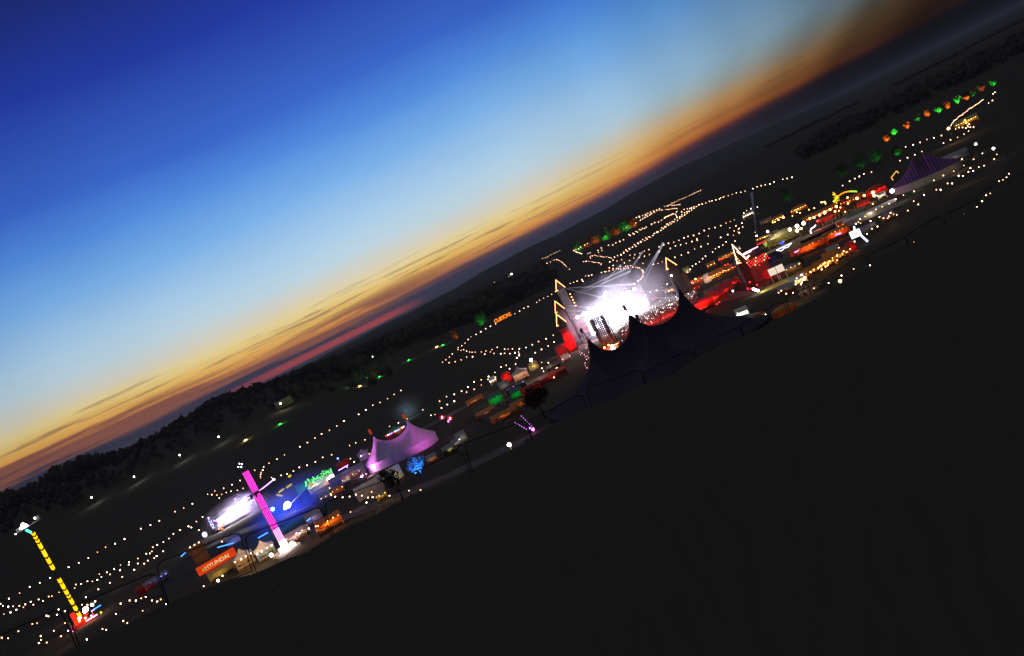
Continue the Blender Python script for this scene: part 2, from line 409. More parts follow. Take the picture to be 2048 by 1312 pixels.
FEST = [
 ('topmost festoon string left of the yellow thrill ride', A_, [(75,829),(165,783),(250,731),(335,697),(422,656)]),
 ('festoon string climbing away right of the yellow thrill ride towards the pink drop tower', A_, [(577,565),(662,530),(743,488),(820,439),(888,397),(968,367),(1047,329),(1185,241),(1265,211),(1340,176),(1471,98),(1546,68),(1618,33)]),
 ('lower of the two long festoon strings passing behind the foot of the yellow ride', A_, [(5,875),(25,890),(70,897),(110,895),(162,890),(212,878),(258,857),(325,836),(437,809),(497,777),(566,764),(628,741),(682,707),(735,684),(777,685),(818,672),(853,647),(925,626),(1010,590),(1083,544),(1160,534),(1213,535),(1243,510),(1297,488),(1317,471),(1372,431)]),
 ('upper of the two long festoon strings passing behind the foot of the yellow ride', A_, [(33,960),(88,945),(138,923),(197,902),(280,880),(362,850),(410,812),(637,711),(835,624),(900,608),(960,583),(1013,547),(1085,523),(1160,492),(1230,452),(1260,449),(1277,432),(1285,397),(1322,377),(1374,354),(1420,324),(1458,285),(1512,253),(1585,221),(1610,231),(1652,181)]),
 ('loose festoon string in the bottom left corner below the yellow ride', A_, [(15,1158),(68,1163),(155,1104),(272,1042),(312,1036),(390,972),(408,979),(480,965),(547,935),(493,921),(622,966),(547,1035),(452,1100),(572,1099)]),
 ('short festoon string nearest the camera in the bottom left corner', A_, [(343,1145),(345,1178),(327,1203),(393,1199),(513,1145),(730,1173),(770,1184),(595,1279),(637,1282)]),
 ('festoon string leaving the red base of the yellow ride to the right', A_, [(690,880),(735,882),(768,873),(770,886),(722,818),(827,751),(923,696),(1028,647),(1128,587),(800,853),(862,1085),(893,1092)]),
 ('festoon string on its own between the yellow ride and the orange banner booth', A_, [(1015,871),(1090,845),(1143,846),(1188,827),(1225,815),(1278,845),(1322,853),(1352,836),(1397,875),(1200,932),(1237,962),(1037,1017),(1070,1034),(975,958)]),
 ('short festoon string left of the purple lit side stage', B_, [(165,788),(100,765),(72,756),(5,788),(143,713),(197,673),(32,595),(107,560)]),
 ('festoon string crossing above the smoke of the side stage', B_, [(242,474),(278,478),(323,481),(365,475),(405,459),(448,448),(502,440),(552,423),(343,508),(482,516),(305,446),(382,422),(455,391),(525,354)]),
 ('festoon string hooking down beside the top of the pink drop tower', B_, [(653,264),(705,332),(703,318),(706,300),(709,282),(724,263),(732,236),(778,203),(848,168),(913,130),(1046,58),(1113,22)]),
 ('festoon string from the pink drop tower towards the blue flood lamp', B_, [(800,328),(884,309),(936,296),(992,272),(1043,240),(1111,221),(1184,192),(1248,152),(1327,129)]),
 ('short festoon string on the grass below the green neon bar', B_, [(1357,496),(1421,502),(1484,496),(1540,479),(1320,470),(1322,482),(1307,421)]),
 ('few festoon bulbs around the orange banner booth', B_, [(367,888),(330,1228),(207,1278),(372,1187)]),
 ('long festoon string on the slope behind the purple circus tent', C_, [(945,3),(883,41),(820,81),(750,117),(682,143),(617,188),(550,229),(411,292),(345,338),(276,377),(202,412),(140,450),(70,493),(0,533)]),
 ('festoon string between the blue flood lamp and the purple circus tent', C_, [(68,706),(143,674),(213,632),(298,607),(464,520),(522,495),(609,467),(722,558),(650,598),(571,618),(508,673),(441,722),(473,643)]),
 ('festoon string passing over the peak of the purple circus tent', C_, [(840,341),(923,308),(1004,270),(1151,185),(1227,237),(1265,229),(1328,168),(1381,136),(1447,104),(1308,105),(1374,62),(1447,40),(1514,12),(1560,20)]),
 ('festoon string in front of the white marquee beside the purple circus tent', C_, [(291,985),(329,1000),(400,1006),(465,1000),(524,981),(580,990),(638,1008),(681,1004),(740,991),(671,955),(623,1054),(839,990),(1022,943),(1130,937),(473,1143),(148,1278)]),
 ('festoon string running down the meadow from the orange letters to the corner of the field', D_, [(521,35),(473,59),(428,82),(383,110),(339,136),(290,157),(264,183),(234,217),(204,241),(171,259),(116,317),(88,347),(56,373),(23,396)]),
 ('nearly level festoon string across the meadow left of the main stage', D_, [(167,277),(197,284),(221,278),(249,292),(277,300),(301,302),(330,301),(388,299),(431,291),(487,277),(537,256),(420,320),(472,299),(506,313),(569,317),(605,313),(655,315),(703,307),(736,300),(742,321),(742,334),(721,354)]),
 ('festoon string rising across the meadow to the red tower of the main stage', D_, [(606,273),(638,273),(679,271),(744,270),(806,258),(865,231),(924,202),(995,176),(1062,143)]),
 ('short festoon string at the left corner of the dark meadow', D_, [(86,400),(143,391),(199,374),(250,347),(305,344)]),
 ('short festoon string just behind the white flood tower', D_, [(893,306),(952,276),(1014,243),(1070,207),(953,397),(1016,401),(955,451),(970,481),(1068,538),(1090,452),(1098,445)]),
 ('zigzag festoon string in front of the white and orange striped canopy', D_, [(708,414),(652,457),(622,424),(573,441),(589,500),(516,491),(519,535),(455,530),(449,558),(387,560),(387,609),(320,580),(321,649),(263,628),(249,676),(202,666),(134,697),(134,761),(61,718),(68,792),(15,824)]),
 ('string of pinkish bulbs hanging by the left peak of the huge dark tent', D_, [(1308,299),(1330,311),(1317,323),(1353,326),(1361,345),(1378,338),(1393,300),(1371,259),(1374,369),(1391,355),(1359,403),(1364,430),(1378,449)]),
 ('festoon string between the orange letters and the castle spires', E_, [(983,805),(1034,777),(1082,747),(1127,728),(1222,682),(1254,658),(1297,636),(1342,618),(1385,594),(1425,565),(772,915),(715,943)]),
 ('faint far festoon string by the bright white campsite lamp', E_, [(757,501),(786,486),(812,466),(865,438),(892,421),(917,400),(941,390),(760,462)]),
 ('far festoon string bending down like a hook left of the castle spires', E_, [(1132,355),(1200,329),(1228,317),(1228,306),(1290,279),(1316,260),(1334,255),(1373,240),(1412,221),(1440,214),(1460,220),(1478,229),(1494,239),(1507,250),(1524,267),(1541,283),(1579,318)]),
 ('short far festoon string just above the hook shaped one', E_, [(1287,203),(1315,195),(1342,184),(1375,162),(1413,145),(1440,130),(1473,115)]),
 ('dense double festoon string along the far edge of the campsite', F_, [(1098,438),(1132,427),(1137,432),(1163,412),(1192,397),(1198,409),(1230,388),(1262,376),(1266,385),(1288,362),(1318,350),(1322,362),(1352,340),(1358,353),(1385,327),(1389,338),(1415,316),(1417,328),(1442,327),(1207,439),(1233,425),(1257,409),(1283,396),(1312,381),(1332,367)]),
 ('very dense festoon string hugging the far crossroads, upper row', F_, [(1471,290),(1502,284),(1514,278),(1531,270),(1545,275),(1562,277),(1580,274),(1600,273),(1620,270),(1637,267)]),
 ('very dense festoon string hugging the far crossroads, lower row', F_, [(1487,320),(1507,322),(1527,320),(1547,317),(1565,313),(1583,310),(1605,309)]),
 ('farthest festoon string running away towards the dark hills', F_, [(1553,253),(1577,243),(1603,233),(1628,218),(1653,209),(1677,201),(1702,188),(1747,168),(1773,156),(1797,143),(1820,134),(1843,124),(1866,113)]),
 ('near half of the long double row of bulbs lining the avenue behind the main stage', F_, [(925,845),(957,827),(993,816),(998,820),(1025,797),(1050,765),(1023,790),(1065,780),(1085,750),(1092,756),(1120,735),(1143,706),(1158,723),(1178,691),(1186,697),(1208,673),(1215,681),(1232,651),(1255,663),(1267,634),(1280,645),(1298,618),(1313,625),(1345,607),(1358,584),(1383,573),(1392,565),(1398,570)]),
 ('far half of the long double row of bulbs lining the avenue behind the main stage', F_, [(1432,551),(1441,522),(1460,532),(1472,508),(1485,512),(1498,482),(1517,494),(1527,468),(1545,480),(1555,453),(1572,457),(1583,430),(1613,440),(1608,410),(1638,400),(1638,417),(1662,382),(1662,397),(1690,358),(1692,383),(1715,345),(1717,362),(1740,343),(1747,312),(1767,328),(1765,306),(1793,308),(1790,290),(1818,290),(1658,347),(1685,322),(1720,315)]),
 ('festoon string carrying the avenue on past its double row', F_, [(1847,271),(1882,262),(1922,251),(1962,234),(1990,228),(2033,218),(2072,206),(2113,190)]),
 ('small arc of festoon bulbs beside the avenue', F_, [(1472,416),(1480,408),(1487,400),(1508,397),(1520,387),(1542,383),(1550,375),(1563,370),(1590,375),(1598,388),(1605,402),(1603,347)]),
 ('paired festoon bulbs between the green lit hedge and the avenue', F_, [(1081,595),(1097,608),(1122,582),(1137,592),(1159,565),(1177,571),(1196,541),(1213,545),(1228,529),(1251,531),(1270,515),(1330,482),(1363,465),(1405,460),(1439,439)]),
 ('festoon string along the top of the green and orange lit hedge', F_, [(503,762),(531,750),(554,731),(577,717),(599,711),(628,695),(652,677),(683,669),(713,659),(765,628),(854,595),(879,581),(908,574),(937,564),(963,550),(990,540),(1021,532),(1051,521),(1076,505),(1102,492),(1157,469),(475,770),(487,776),(500,783),(513,789),(525,793),(540,798),(555,803),(563,806)]),
 ('crooked dense festoon string in the middle of the campsite', F_, [(660,853),(657,838),(667,828),(685,830),(705,820),(722,825),(742,832),(768,832),(785,838),(808,843),(835,840),(862,847),(878,850),(892,855)]),
 ('dense festoon string just below the crooked campsite one', F_, [(585,892),(606,892),(618,888),(640,888),(658,895),(680,893),(697,902),(713,898),(735,905),(755,905),(780,912),(775,925)]),
 ('scattered festoon bulbs among the campsite tents below the lit hedge', F_, [(632,803),(656,796),(742,769),(750,794),(780,743),(786,769),(858,714),(905,710),(939,686),(982,671),(1022,653)]),
 ('loose grid of festoon bulbs over the field right of the campsite', F_, [(873,895),(909,876),(951,886),(1002,872),(1032,907),(1088,881),(1137,853),(1093,822),(1146,817),(1200,801),(1195,849),(1250,778),(1251,834),(1300,761),(1306,814),(1235,912)]),
 ('festoon string ending beside the lone spire', F_, [(1350,922),(1401,912),(1447,895),(1584,845),(1656,822),(1731,793),(1801,755),(1870,730),(1945,698)]),
 ('two rows of festoon bulbs over the field behind the lone spire', F_, [(1411,730),(1415,782),(1462,709),(1514,692),(1535,748),(1572,680),(1590,720),(1629,660),(1647,707),(1683,632),(1709,693),(1728,617),(1770,673),(1789,606),(1825,645),(1830,660),(1850,585),(1905,552)]),
 ('festoon string curving round the oval arena behind the stage lights', F_, [(781,1012),(820,1003),(838,1003),(865,994),(908,982),(945,968),(968,972),(992,972),(1027,965),(1045,945),(1075,963),(1101,935),(1124,953),(1156,953),(1178,959),(1198,963),(1221,981),(1231,992),(1238,1007),(1236,1030),(1232,1054),(1223,1070),(1214,1081),(1201,1091),(1180,1102),(1142,1135),(1051,1187),(1005,1219),(950,1257),(891,1291)]),
 ('short festoon row along the near edge of the oval arena', F_, [(609,1051),(643,1047),(675,1037),(440,1131),(477,1118),(515,1105),(566,1088),(578,1108),(866,961),(910,935),(908,967),(990,945),(1069,940)]),
 ('festoon string between the lone spire and the red bulb hall', F_, [(1686,1023),(1721,1007),(1752,977),(1777,941),(1813,918),(1853,895),(1887,860),(1919,831)]),
 ('festoon string in front of the lone spire', F_, [(1500,1139),(1445,1178),(1383,1207),(1317,1228),(1267,1257),(1212,1288)]),
 ('far festoon string on the dark slope at the right, ending in three spaced bulbs', G_, [(554,414),(593,398),(637,391),(681,376),(726,359),(773,354),(820,340),(907,313),(953,292),(996,281),(1042,271),(1092,262),(1138,240),(1234,210),(1282,202),(1335,190)]),
 ('four bulb festoon string beside the thin searchlight beam', G_, [(807,580),(839,552),(884,532),(955,515)]),
 ('upper festoon row over the field left of the searchlight', G_, [(259,824),(318,802),(375,771),(429,751),(493,739),(555,718),(613,690),(658,673),(702,655)]),
 ('festoon string running to the peak of the red bulb spire', G_, [(199,1012),(270,973),(340,947),(416,916),(295,865),(298,878),(419,832)]),
 ('winding festoon string behind the red bulb hall', G_, [(356,1079),(388,1050),(466,1007),(497,969),(535,950),(579,929),(614,895),(654,742),(721,720),(787,691),(795,732),(702,775),(747,757),(758,747),(741,785),(758,795),(631,816),(555,847),(695,823),(711,886),(931,790)]),
 ('festoon string on the dark bank behind the orange street', H_, [(227,156),(297,113),(350,86),(395,65),(440,38),(517,20)]),
 ('long festoon string passing in front of the far striped big top', H_, [(360,540),(386,524),(402,491),(453,467),(512,435),(562,395),(625,369),(695,337),(760,292),(838,253),(945,214),(1143,104),(1238,55),(1343,12)]),
 ('festoon string beside the pale lit awning edge', H_, [(408,535),(507,512),(597,471),(708,430),(940,313),(1045,249)]),
 ('festoon string nearest the white figure sign', H_, [(347,718),(471,643),(522,590),(577,567),(680,485),(770,450),(882,407),(987,345)]),
 ('festoon string of paired bulbs right of the far striped big top', H_, [(1168,198),(1211,198),(1282,135),(1327,135),(1392,58),(1434,60),(1490,20),(1538,10)]),
 ('nearest festoon string on the right following the brow of the dark hill', H_, [(236,816),(85,1136),(216,1060),(338,993),(502,957),(657,889),(797,794),(944,727),(1282,579)]),
 ('festoon string in the dark at the far right edge', H_, [(1437,495),(1437,460),(1450,452),(1519,419),(1577,372),(1627,313),(1668,253),(1709,235),(1797,112),(1838,100),(1872,74),(1898,37)]),
 ('short festoon string just above the far striped big top', I_, [(526,792),(590,767),(654,741),(715,713)]),
 ('festoon string ending at the bright corner lamp of the far right camp', I_, [(574,671),(639,654),(700,633),(760,607),(822,593),(887,573)]),
 ('festoon string below the bright corner lamp of the far right camp', I_, [(905,639),(966,611),(1028,589),(1084,560),(1123,534)]),
 ('unbroken glowing rope of bulbs climbing the far right slope', I_, [(970,485),(977,472),(985,460),(992,450),(1000,440),(1010,436),(1020,430),(1030,418),(1040,405),(1052,400),(1065,395),(1075,385),(1085,375),(1097,368),(1110,360),(1120,348),(1130,338),(1145,332),(1160,325),(1172,315),(1185,305),(1197,298),(1210,292),(1220,283),(1230,275),(1240,266),(1250,260)]),
 ('dense short festoon string right of the bright corner lamp', I_, [(1010,515),(1040,503),(1072,502),(1100,508),(1120,495),(1140,500),(1168,499),(1115,485),(1130,473)]),
 ('few festoon bulbs at the very top of the far right slope', I_, [(1299,289),(1333,266),(1340,208),(1355,195)]),
 ('scattered festoon bulbs right of the purple lit end of the far striped big top', I_, [(1245,729),(1372,737),(1348,779),(1168,780),(1066,780),(1084,835),(1140,858),(1213,849),(1260,836)]),
]
for lb, cr, pts in FEST:
    far = cr is F_ and pts[0][1] < 860 or cr is E_ or (cr is I_ and pts[0][1] < 560)
    k = 1.0
    if cr is A_: k = 1.15
    if cr is H_ or cr is C_ or cr is D_: k = 1.05
    festoon(lb, cr, pts, PINKB if 'pinkish' in lb else (WARMF if far else WARM), k=k * (.62 if 'pinkish' in lb else 1) * (.8 if cr is E_ else 1) * (.72 if 'very dense' in lb or 'crooked' in lb or 'rope' in lb or 'farthest' in lb or 'just below the crooked' in lb else 1))

K_ = (1380, 400, 4.686)
festoon('amber lights scattered over the stalls of the orange street and the dark back row', K_, [(866,165),(830,185),(795,205),(775,210),(960,150),(1000,115),(1030,120),(1250,20),(1270,35),(1115,90),(1370,60),(1410,70),(1455,110),(1480,35),(1165,75),(1310,90),(1260,115),(1215,140),(1160,165),(1120,180),(1395,100)], AMBER, 3.5, 1.15, False, group='loose strings of market lights')
festoon('amber lights clustered over the large glowing food court stall', K_, [(1200,640),(1225,620),(1250,600),(1295,590),(1310,575),(1270,625),(1235,650),(1262,588),(1290,612),(1380,515),(1335,545),(1380,565),(1440,480)], AMBER, 3.2, 1.1, False, group='loose strings of market lights')
festoon('white lights clustered over the brightest food court stall', K_, [(1045,700),(1070,720),(1000,735),(1020,760),(1060,745),(1040,790),(990,790),(1072,750),(1052,772)], WHITE, 3.2, .85, False, group='loose strings of market lights')
festoon('loose festoon bulbs on the dark grass below the twin screens', K_, [(855,850),(830,868),(902,878),(965,870),(1162,827),(1132,675)], WARM, 4.0, 1.1)
festoon('red lights scattered along the red street', K_, [(270,560),(295,552),(330,610),(355,600),(470,690),(500,688),(430,725),(410,740),(540,830),(572,832),(628,795),(560,770),(250,975),(275,958),(480,620),(445,625),(600,578),(572,632),(590,608)], REDB, 3.0, 1.6, False, group='strings of red bulbs')

# ------------------------------------------------------------------ lamps
LAMPM = {}
def lamp(px, py, h, r, mat, label, col=(1, .85, .6), power=0, cat='lamp', name='lamp_post', group=None, d0=205, rad=.25):
    b = P(px, py, h, d0)
    r *= .68; T = thing(name, label, cat, b, face(b), group)
    m = MB(); m.bar((0, 0, -.3), (0, 0, h - r), .09, .06); m.box((0, 0, .05), (.7, .7, .3)); m.build('mast', DARKM, T)
    hd = MB(); hd.ball((0, -r * .2, h), r, nu=14, nv=9); hd.build('lamp_head', mat, T)
    br = MB(); br.box((0, r * .9, h), (r * 1.7, r * .35, r * 1.7)); br.build('lamp_housing', DARKM, T)
    if power: light('lamp_light', 'POINT', (0, -r * 1.4, h), col, power, T, size=rad)
    return T
WC = (1, .86, .66); YC = (1, .62, .25); BC = (.12, .2, 1.0)
lamp(1062, 720, 9, .95, WHITE, 'white flood tower in the meadow left of the main stage', WC, 6000, 'flood lamp', 'flood_tower')
lamp(1020, 893, 8, .75, WHITE, 'lone warm flood lamp on the dark slope below the purple bulb frame', YC, 1500, 'flood lamp', 'flood_tower')
lamp(1535, 463, 9, .80, WHITE, 'white flood tower behind the olive canopy', WC, 4000, 'flood lamp', 'flood_tower')
lamp(1680, 562, 7, .62, AMBER, 'amber flood lamp at the brow right of the food court', YC, 900, 'flood lamp', 'flood_tower')
lamp(1465.7, 582, 7, .38, COOL, 'cool white lamp above the meadow between the dark tent and the red street', (.8, .9, 1), 200)
lamp(545, 1018, 8, .95, CYANL, 'cyan blue flood lamp beside the pink drop tower', (.05, .28, 1), 9000, 'flood lamp', 'flood_tower')
lamp(542.5, 1110, 3.5, .8, WHITE, 'warm white lamp at the corner of the small pagoda tents', YC, 900, 'flood lamp', 'flood_tower')
lamp(675.5, 917, 8, .55, BLUEL, 'deep blue flood lamp above the green neon bar', BC, 2500, 'flood lamp', 'flood_tower')
lamp(1023, 548, 8, 1.6, COOL, 'bright white lamp far away in the campsite', WC, 2000)
lamp(896.6, 842.5, 6, .5, MAGL, 'magenta lamp right of the purple circus tent', (1, .2, .9), 500)
lamp(1635, 442, 7, .6, REDL, 'red lamp under the orange street lights', (1, .03, .03), 1200)
lamp(1594, 452, 8, 1.15, WHITE, 'larger upper lamp of the bright cluster over the olive canopy', YC, 1200)
lamp(1579.5, 459, 8, .95, WHITE, 'leftmost lamp of the bright cluster over the olive canopy', YC, 900)
lamp(1607, 446.5, 8, 1.05, WHITE, 'rightmost lamp of the bright cluster over the olive canopy', YC, 900)
lamp(1594, 461, 5, .95, WHITE, 'lowest lamp of the bright cluster over the olive canopy', YC, 900)
lamp(1602, 457, 6.5, .75, AMBER, 'amber lamp in the middle of the bright cluster over the olive canopy')
lamp(1784, 382, 6, 1.25, COOL, 'big white lamp at the left foot of the far striped big top', (1, .9, .9), 800)
for i, (x, y, r, lb) in enumerate([(1619.5, 437, .7, 'first amber street lamp left of the red lamp'), (1628, 435, .7, 'second amber street lamp, above the red lamp'), (1639, 430, .75, 'third amber street lamp, a little right of the red lamp'),
        (1649, 425, 1.0, 'brightest amber street lamp of the orange street'), (1660, 419, .7, 'amber street lamp just right of the brightest one'), (1672.5, 413, .8, 'amber street lamp below the yellow tree frame'),
        (1695, 395, .55, 'amber street lamp above the green neon arch'), (1696, 406.7, .5, 'small amber lamp under the green neon arch'), (1714, 396.7, .85, 'amber lamp at the right end of the green neon arch'),
        (1728.3, 391, .7, 'amber street lamp alone between the arch and the carousel'), (1745.7, 385, .95, 'upper amber lamp left of the red carousel'), (1748.4, 391, .9, 'lower amber lamp left of the red carousel')]):
    lamp(x, y, 6, r, AMBER, lb, YC, 500 if i % 2 == 0 else 0, group='amber lamps along the orange street')
for x, y, r, lb in [(1567.5, 435, .55, 'small amber lamp right of the far dark stalls'), (1557, 440, .5, 'small amber lamp among the far dark stalls'), (1643, 404.5, .6, 'left one of two small lamps behind the orange street'), (1649.5, 404, .6, 'right one of two small lamps behind the orange street'), (1670, 422.5, .6, 'small lamp in front of the orange street'), (1391, 558, .5, 'small warm lamp by the near market row'), (1745.5, 408, .3, 'tiny pale green lamp below the carousel')]:
    lamp(x, y, 4, r, AMBER, lb, group='small lamps around the orange street')
lamp(1897, 257, 9, 1.1, AMBER, 'bright amber corner lamp of the far right camp', YC, 2500, 'flood lamp', 'flood_tower')
lamp(1930, 240.5, 4, .8, ORANG, 'upper orange fire basket in the far right camp', cat='fire basket', name='fire_basket')
lamp(1932.5, 245.5, 3, .8, ORANG, 'lower orange fire basket in the far right camp', cat='fire basket', name='fire_basket')
lamp(1951.5, 288, 5, .7, WHITE, 'white lamp on top of the pale slanting beam at the far right')
lamp(1987, 297, 5, .7, WHITE, 'white lamp at the far right edge of the camp')
# lamps on the far wooded slope
for x, y, lb in [(437, 873.5, 'white lamp on the wooded slope above the pink drop tower'), (268, 953.5, 'middle white lamp on the wooded slope at left'), (183, 995, 'leftmost white lamp on the wooded slope'), (359, 910, 'faint lamp on the wooded slope between its two brighter neighbours')]:
    lamp(x, y, 6, .75, COOL, lb, (.9, 1, .8), 1400, 'street lamp', 'street_lamp', 'lamps along the far slope road')
lamp(561, 807, 6, .8, WHITE, 'brightest lamp of the lit farmyard on the wooded slope', WC, 2200, 'street lamp', 'street_lamp')
lamp(745, 713, 6, .5, WHITE, 'pale warm lamp among the far trees', WC, 0, 'street lamp', 'street_lamp')
for x, y, mat, c, lb in [(560, 848, GREENL, (.1, 1, .15), 'green uplight on the slope below the lit farmyard'), (491, 880, AMBER, YC, 'amber uplight on the slope above the pink drop tower'), (701, 772.5, GREENL, (.1, 1, .15), 'small green uplight, leftmost of its cluster'), (719.5, 772, AMBER, YC, 'small amber uplight beside the leftmost green one'),
                      (759, 753, GREENL, (.1, 1, .15), 'bright green uplight under the green lit tree'), (760, 743, AMBER, YC, 'amber uplight just above the bright green one'), (817.5, 720, GREENL, (.1, 1, .15), 'green uplight alone on the middle slope'), (873.5, 693.5, AMBER, YC, 'amber uplight left of the orange lit tree'), (885.5, 690, GREENL, (.1, 1, .15), 'faint green uplight left of the orange lit tree')]:
    b = P(x, y, 1.0); T = thing('uplight', lb, 'uplight', b, face(b), 'coloured uplights on the far slope')
    MB().box((0, 0, .2), (1.6, 1.0, .4)).build('lamp_housing', DARKM, T)
    MB().ball((0, 0, .9), .8, (1.5, 1, .6)).build('lamp_lens', mat, T)
    light('lamp_light', 'POINT', (0, 1.5, 1.6), c, 1500, T, .4)

# ------------------------------------------------------------------ trees
def crown_mb(h, w, n, rr, leaf=.55, lo=.25):
    m = MB(); blobs = []
    for k in range(9):
        a = rr.uniform(0, 6.28); q = rr.uniform(0, .32) * w; z = rr.uniform(lo + .1, .88) * h
        blobs.append((q * math.cos(a), q * math.sin(a), z, rr.uniform(.18, .32) * w))
    blobs.append((0, 0, .62 * h, .40 * w))
    for i in range(n):
        b = rr.choice(blobs); d = Vector((rr.gauss(0, 1), rr.gauss(0, 1), rr.gauss(0, 1))).normalized() * b[3] * rr.uniform(.55, 1.05)
        c = Vector((b[0], b[1], b[2])) + d; s_ = leaf * rr.uniform(.5, 1.3)
        x = Vector((rr.gauss(0, 1), rr.gauss(0, 1), rr.gauss(0, 1))).normalized(); y = x.orthogonal().normalized()
        m.add([c - x * s_, c + y * s_ * .7, c + x * s_, c - y * s_ * .7 + Vector((0, 0, .1))], [(0, 1, 2, 3)])
    return m
def trunk_mb(h, w, rr):
    m = MB(); r = .035 * h
    m.bar((0, 0, -.4), (0, 0, h * .35), r, r * .75, 8); m.bar((0, 0, h * .35), (w * .04, 0, h * .7), r * .75, r * .3, 7)
    for k in range(5):
        a = k * 1.3 + rr.uniform(-.3, .3); z = h * rr.uniform(.28, .5)
        m.bar((0, 0, z), (w * .33 * math.cos(a), w * .33 * math.sin(a), z + h * rr.uniform(.15, .3)), r * .45, r * .12, 6)
    return m
def tree(px, py, h, w, label, n=420, leaf=.5, col=None, power=0, mat=LEAF, group=None, seed=1, d0=205, off=(0, 0, .6)):
    rr = random.Random(seed); b = P(px, py, 0, d0)
    T = thing('tree', label, 'tree', b, rr.uniform(0, 6), group)
    trunk_mb(h, w, rr).build('trunk', BARK, T); crown_mb(h, w, n, rr, leaf).build('crown', mat, T)
    if power:
        q = face(b) - T.rotation_euler.z
        # uplight lies on the camera side of the trunk
        vx, vy = -math.sin(-q) * -1, -math.cos(q)
        L = light('uplight_lamp', 'SPOT', (w * .62 * math.sin(q), -w * .62 * math.cos(q), .5), col, power, T, .3, spot=R(75), blend=.6, aim=(0, 0, h * .55))
    return T
GC = (.05, 1, .10); OC = (1, .13, .015)
rowlit = [(1777, 284, OC, 'orange', 'first'), (1791, 270, GC, 'green', 'first'), (1817, 258, OC, 'orange', 'second'), (1838, 243, GC, 'green', 'second'), (1858, 235, OC, 'orange', 'third'), (1880, 226, GC, 'green', 'third'),
          (1898, 218, OC, 'orange', 'fourth'), (1918, 208, GC, 'green', 'fourth'), (1936, 201, OC, 'orange', 'fifth'), (1950, 193, GC, 'green', 'fifth'), (1968, 184, OC, 'orange', 'last'), (1989, 172, GC, 'green', 'last')]
for i, (x, y, c, nm, o_) in enumerate(rowlit):
    dim = .35 if i >= 9 else 1
    tree(x, y + 1, 7, 6, '%s %s lit tree from the left in the row on the far right bank' % (o_, nm), 260, .7, c, 22000 * dim, group='colour lit trees on the far right bank', seed=40 + i)
for i, (x, y, c, pw, h, lb) in enumerate([(967, 654, GC, 9000, 13, 'tall green lit tree left of the orange letters'), (916, 680, OC, 9000, 11, 'orange lit tree at the bend of the festoon string'), (735, 757, GC, 5000, 14, 'faint green lit tree on the middle slope'),
        (1758, 328, GC, 2500, 12, 'faint green lit tree below the row, right one'), (1728, 342, GC, 1200, 12, 'faint green lit tree below the row, left one'), (1799, 314, GC, 2200, 7, 'small green lit tree above the far striped big top'),
        (1690, 362, GC, 700, 12, 'barely lit tree behind the orange street'), (1580, 410, GC, 1000, 13, 'dark green tree behind the market row')]):
    tree(x, y, h, h * .85, lb, 420, .7, c, pw, seed=70 + i)
for i, (x, y, c, nm, lb) in enumerate([(1159, 501, GC, 'green', 'leftmost green lit hedge tree'), (1177, 493, OC, 'orange', 'leftmost orange lit hedge tree'), (1195, 486, OC, 'orange', 'second orange lit hedge tree'), (1214, 478, GC, 'green', 'middle green lit hedge tree'),
        (1235, 469, OC, 'orange', 'third orange lit hedge tree'), (1254, 461, GC, 'green', 'rightmost green lit hedge tree'), (1269, 454, OC, 'orange', 'rightmost orange lit hedge tree')]):
    tree(x, y, 10, 26, lb + ' under the far festoon string', 420, 1.4, c, 30000, group='colour lit hedge trees beyond the campsite', seed=90 + i)
tree(844, 950, 7, 8, 'blue lit tree right of the purple circus tent', 700, .33, (.02, .18, 1), 14000, mat=surf('pale leaves', (.30, .34, .30), .9, .3, .7), seed=120)
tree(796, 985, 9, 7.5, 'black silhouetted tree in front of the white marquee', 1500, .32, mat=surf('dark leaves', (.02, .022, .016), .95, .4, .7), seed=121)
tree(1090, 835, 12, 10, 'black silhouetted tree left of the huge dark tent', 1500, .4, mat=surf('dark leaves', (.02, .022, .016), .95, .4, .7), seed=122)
tree(1600, 538, 5, 6, 'dark tree in front of the long red awning', 900, .3, seed=123)

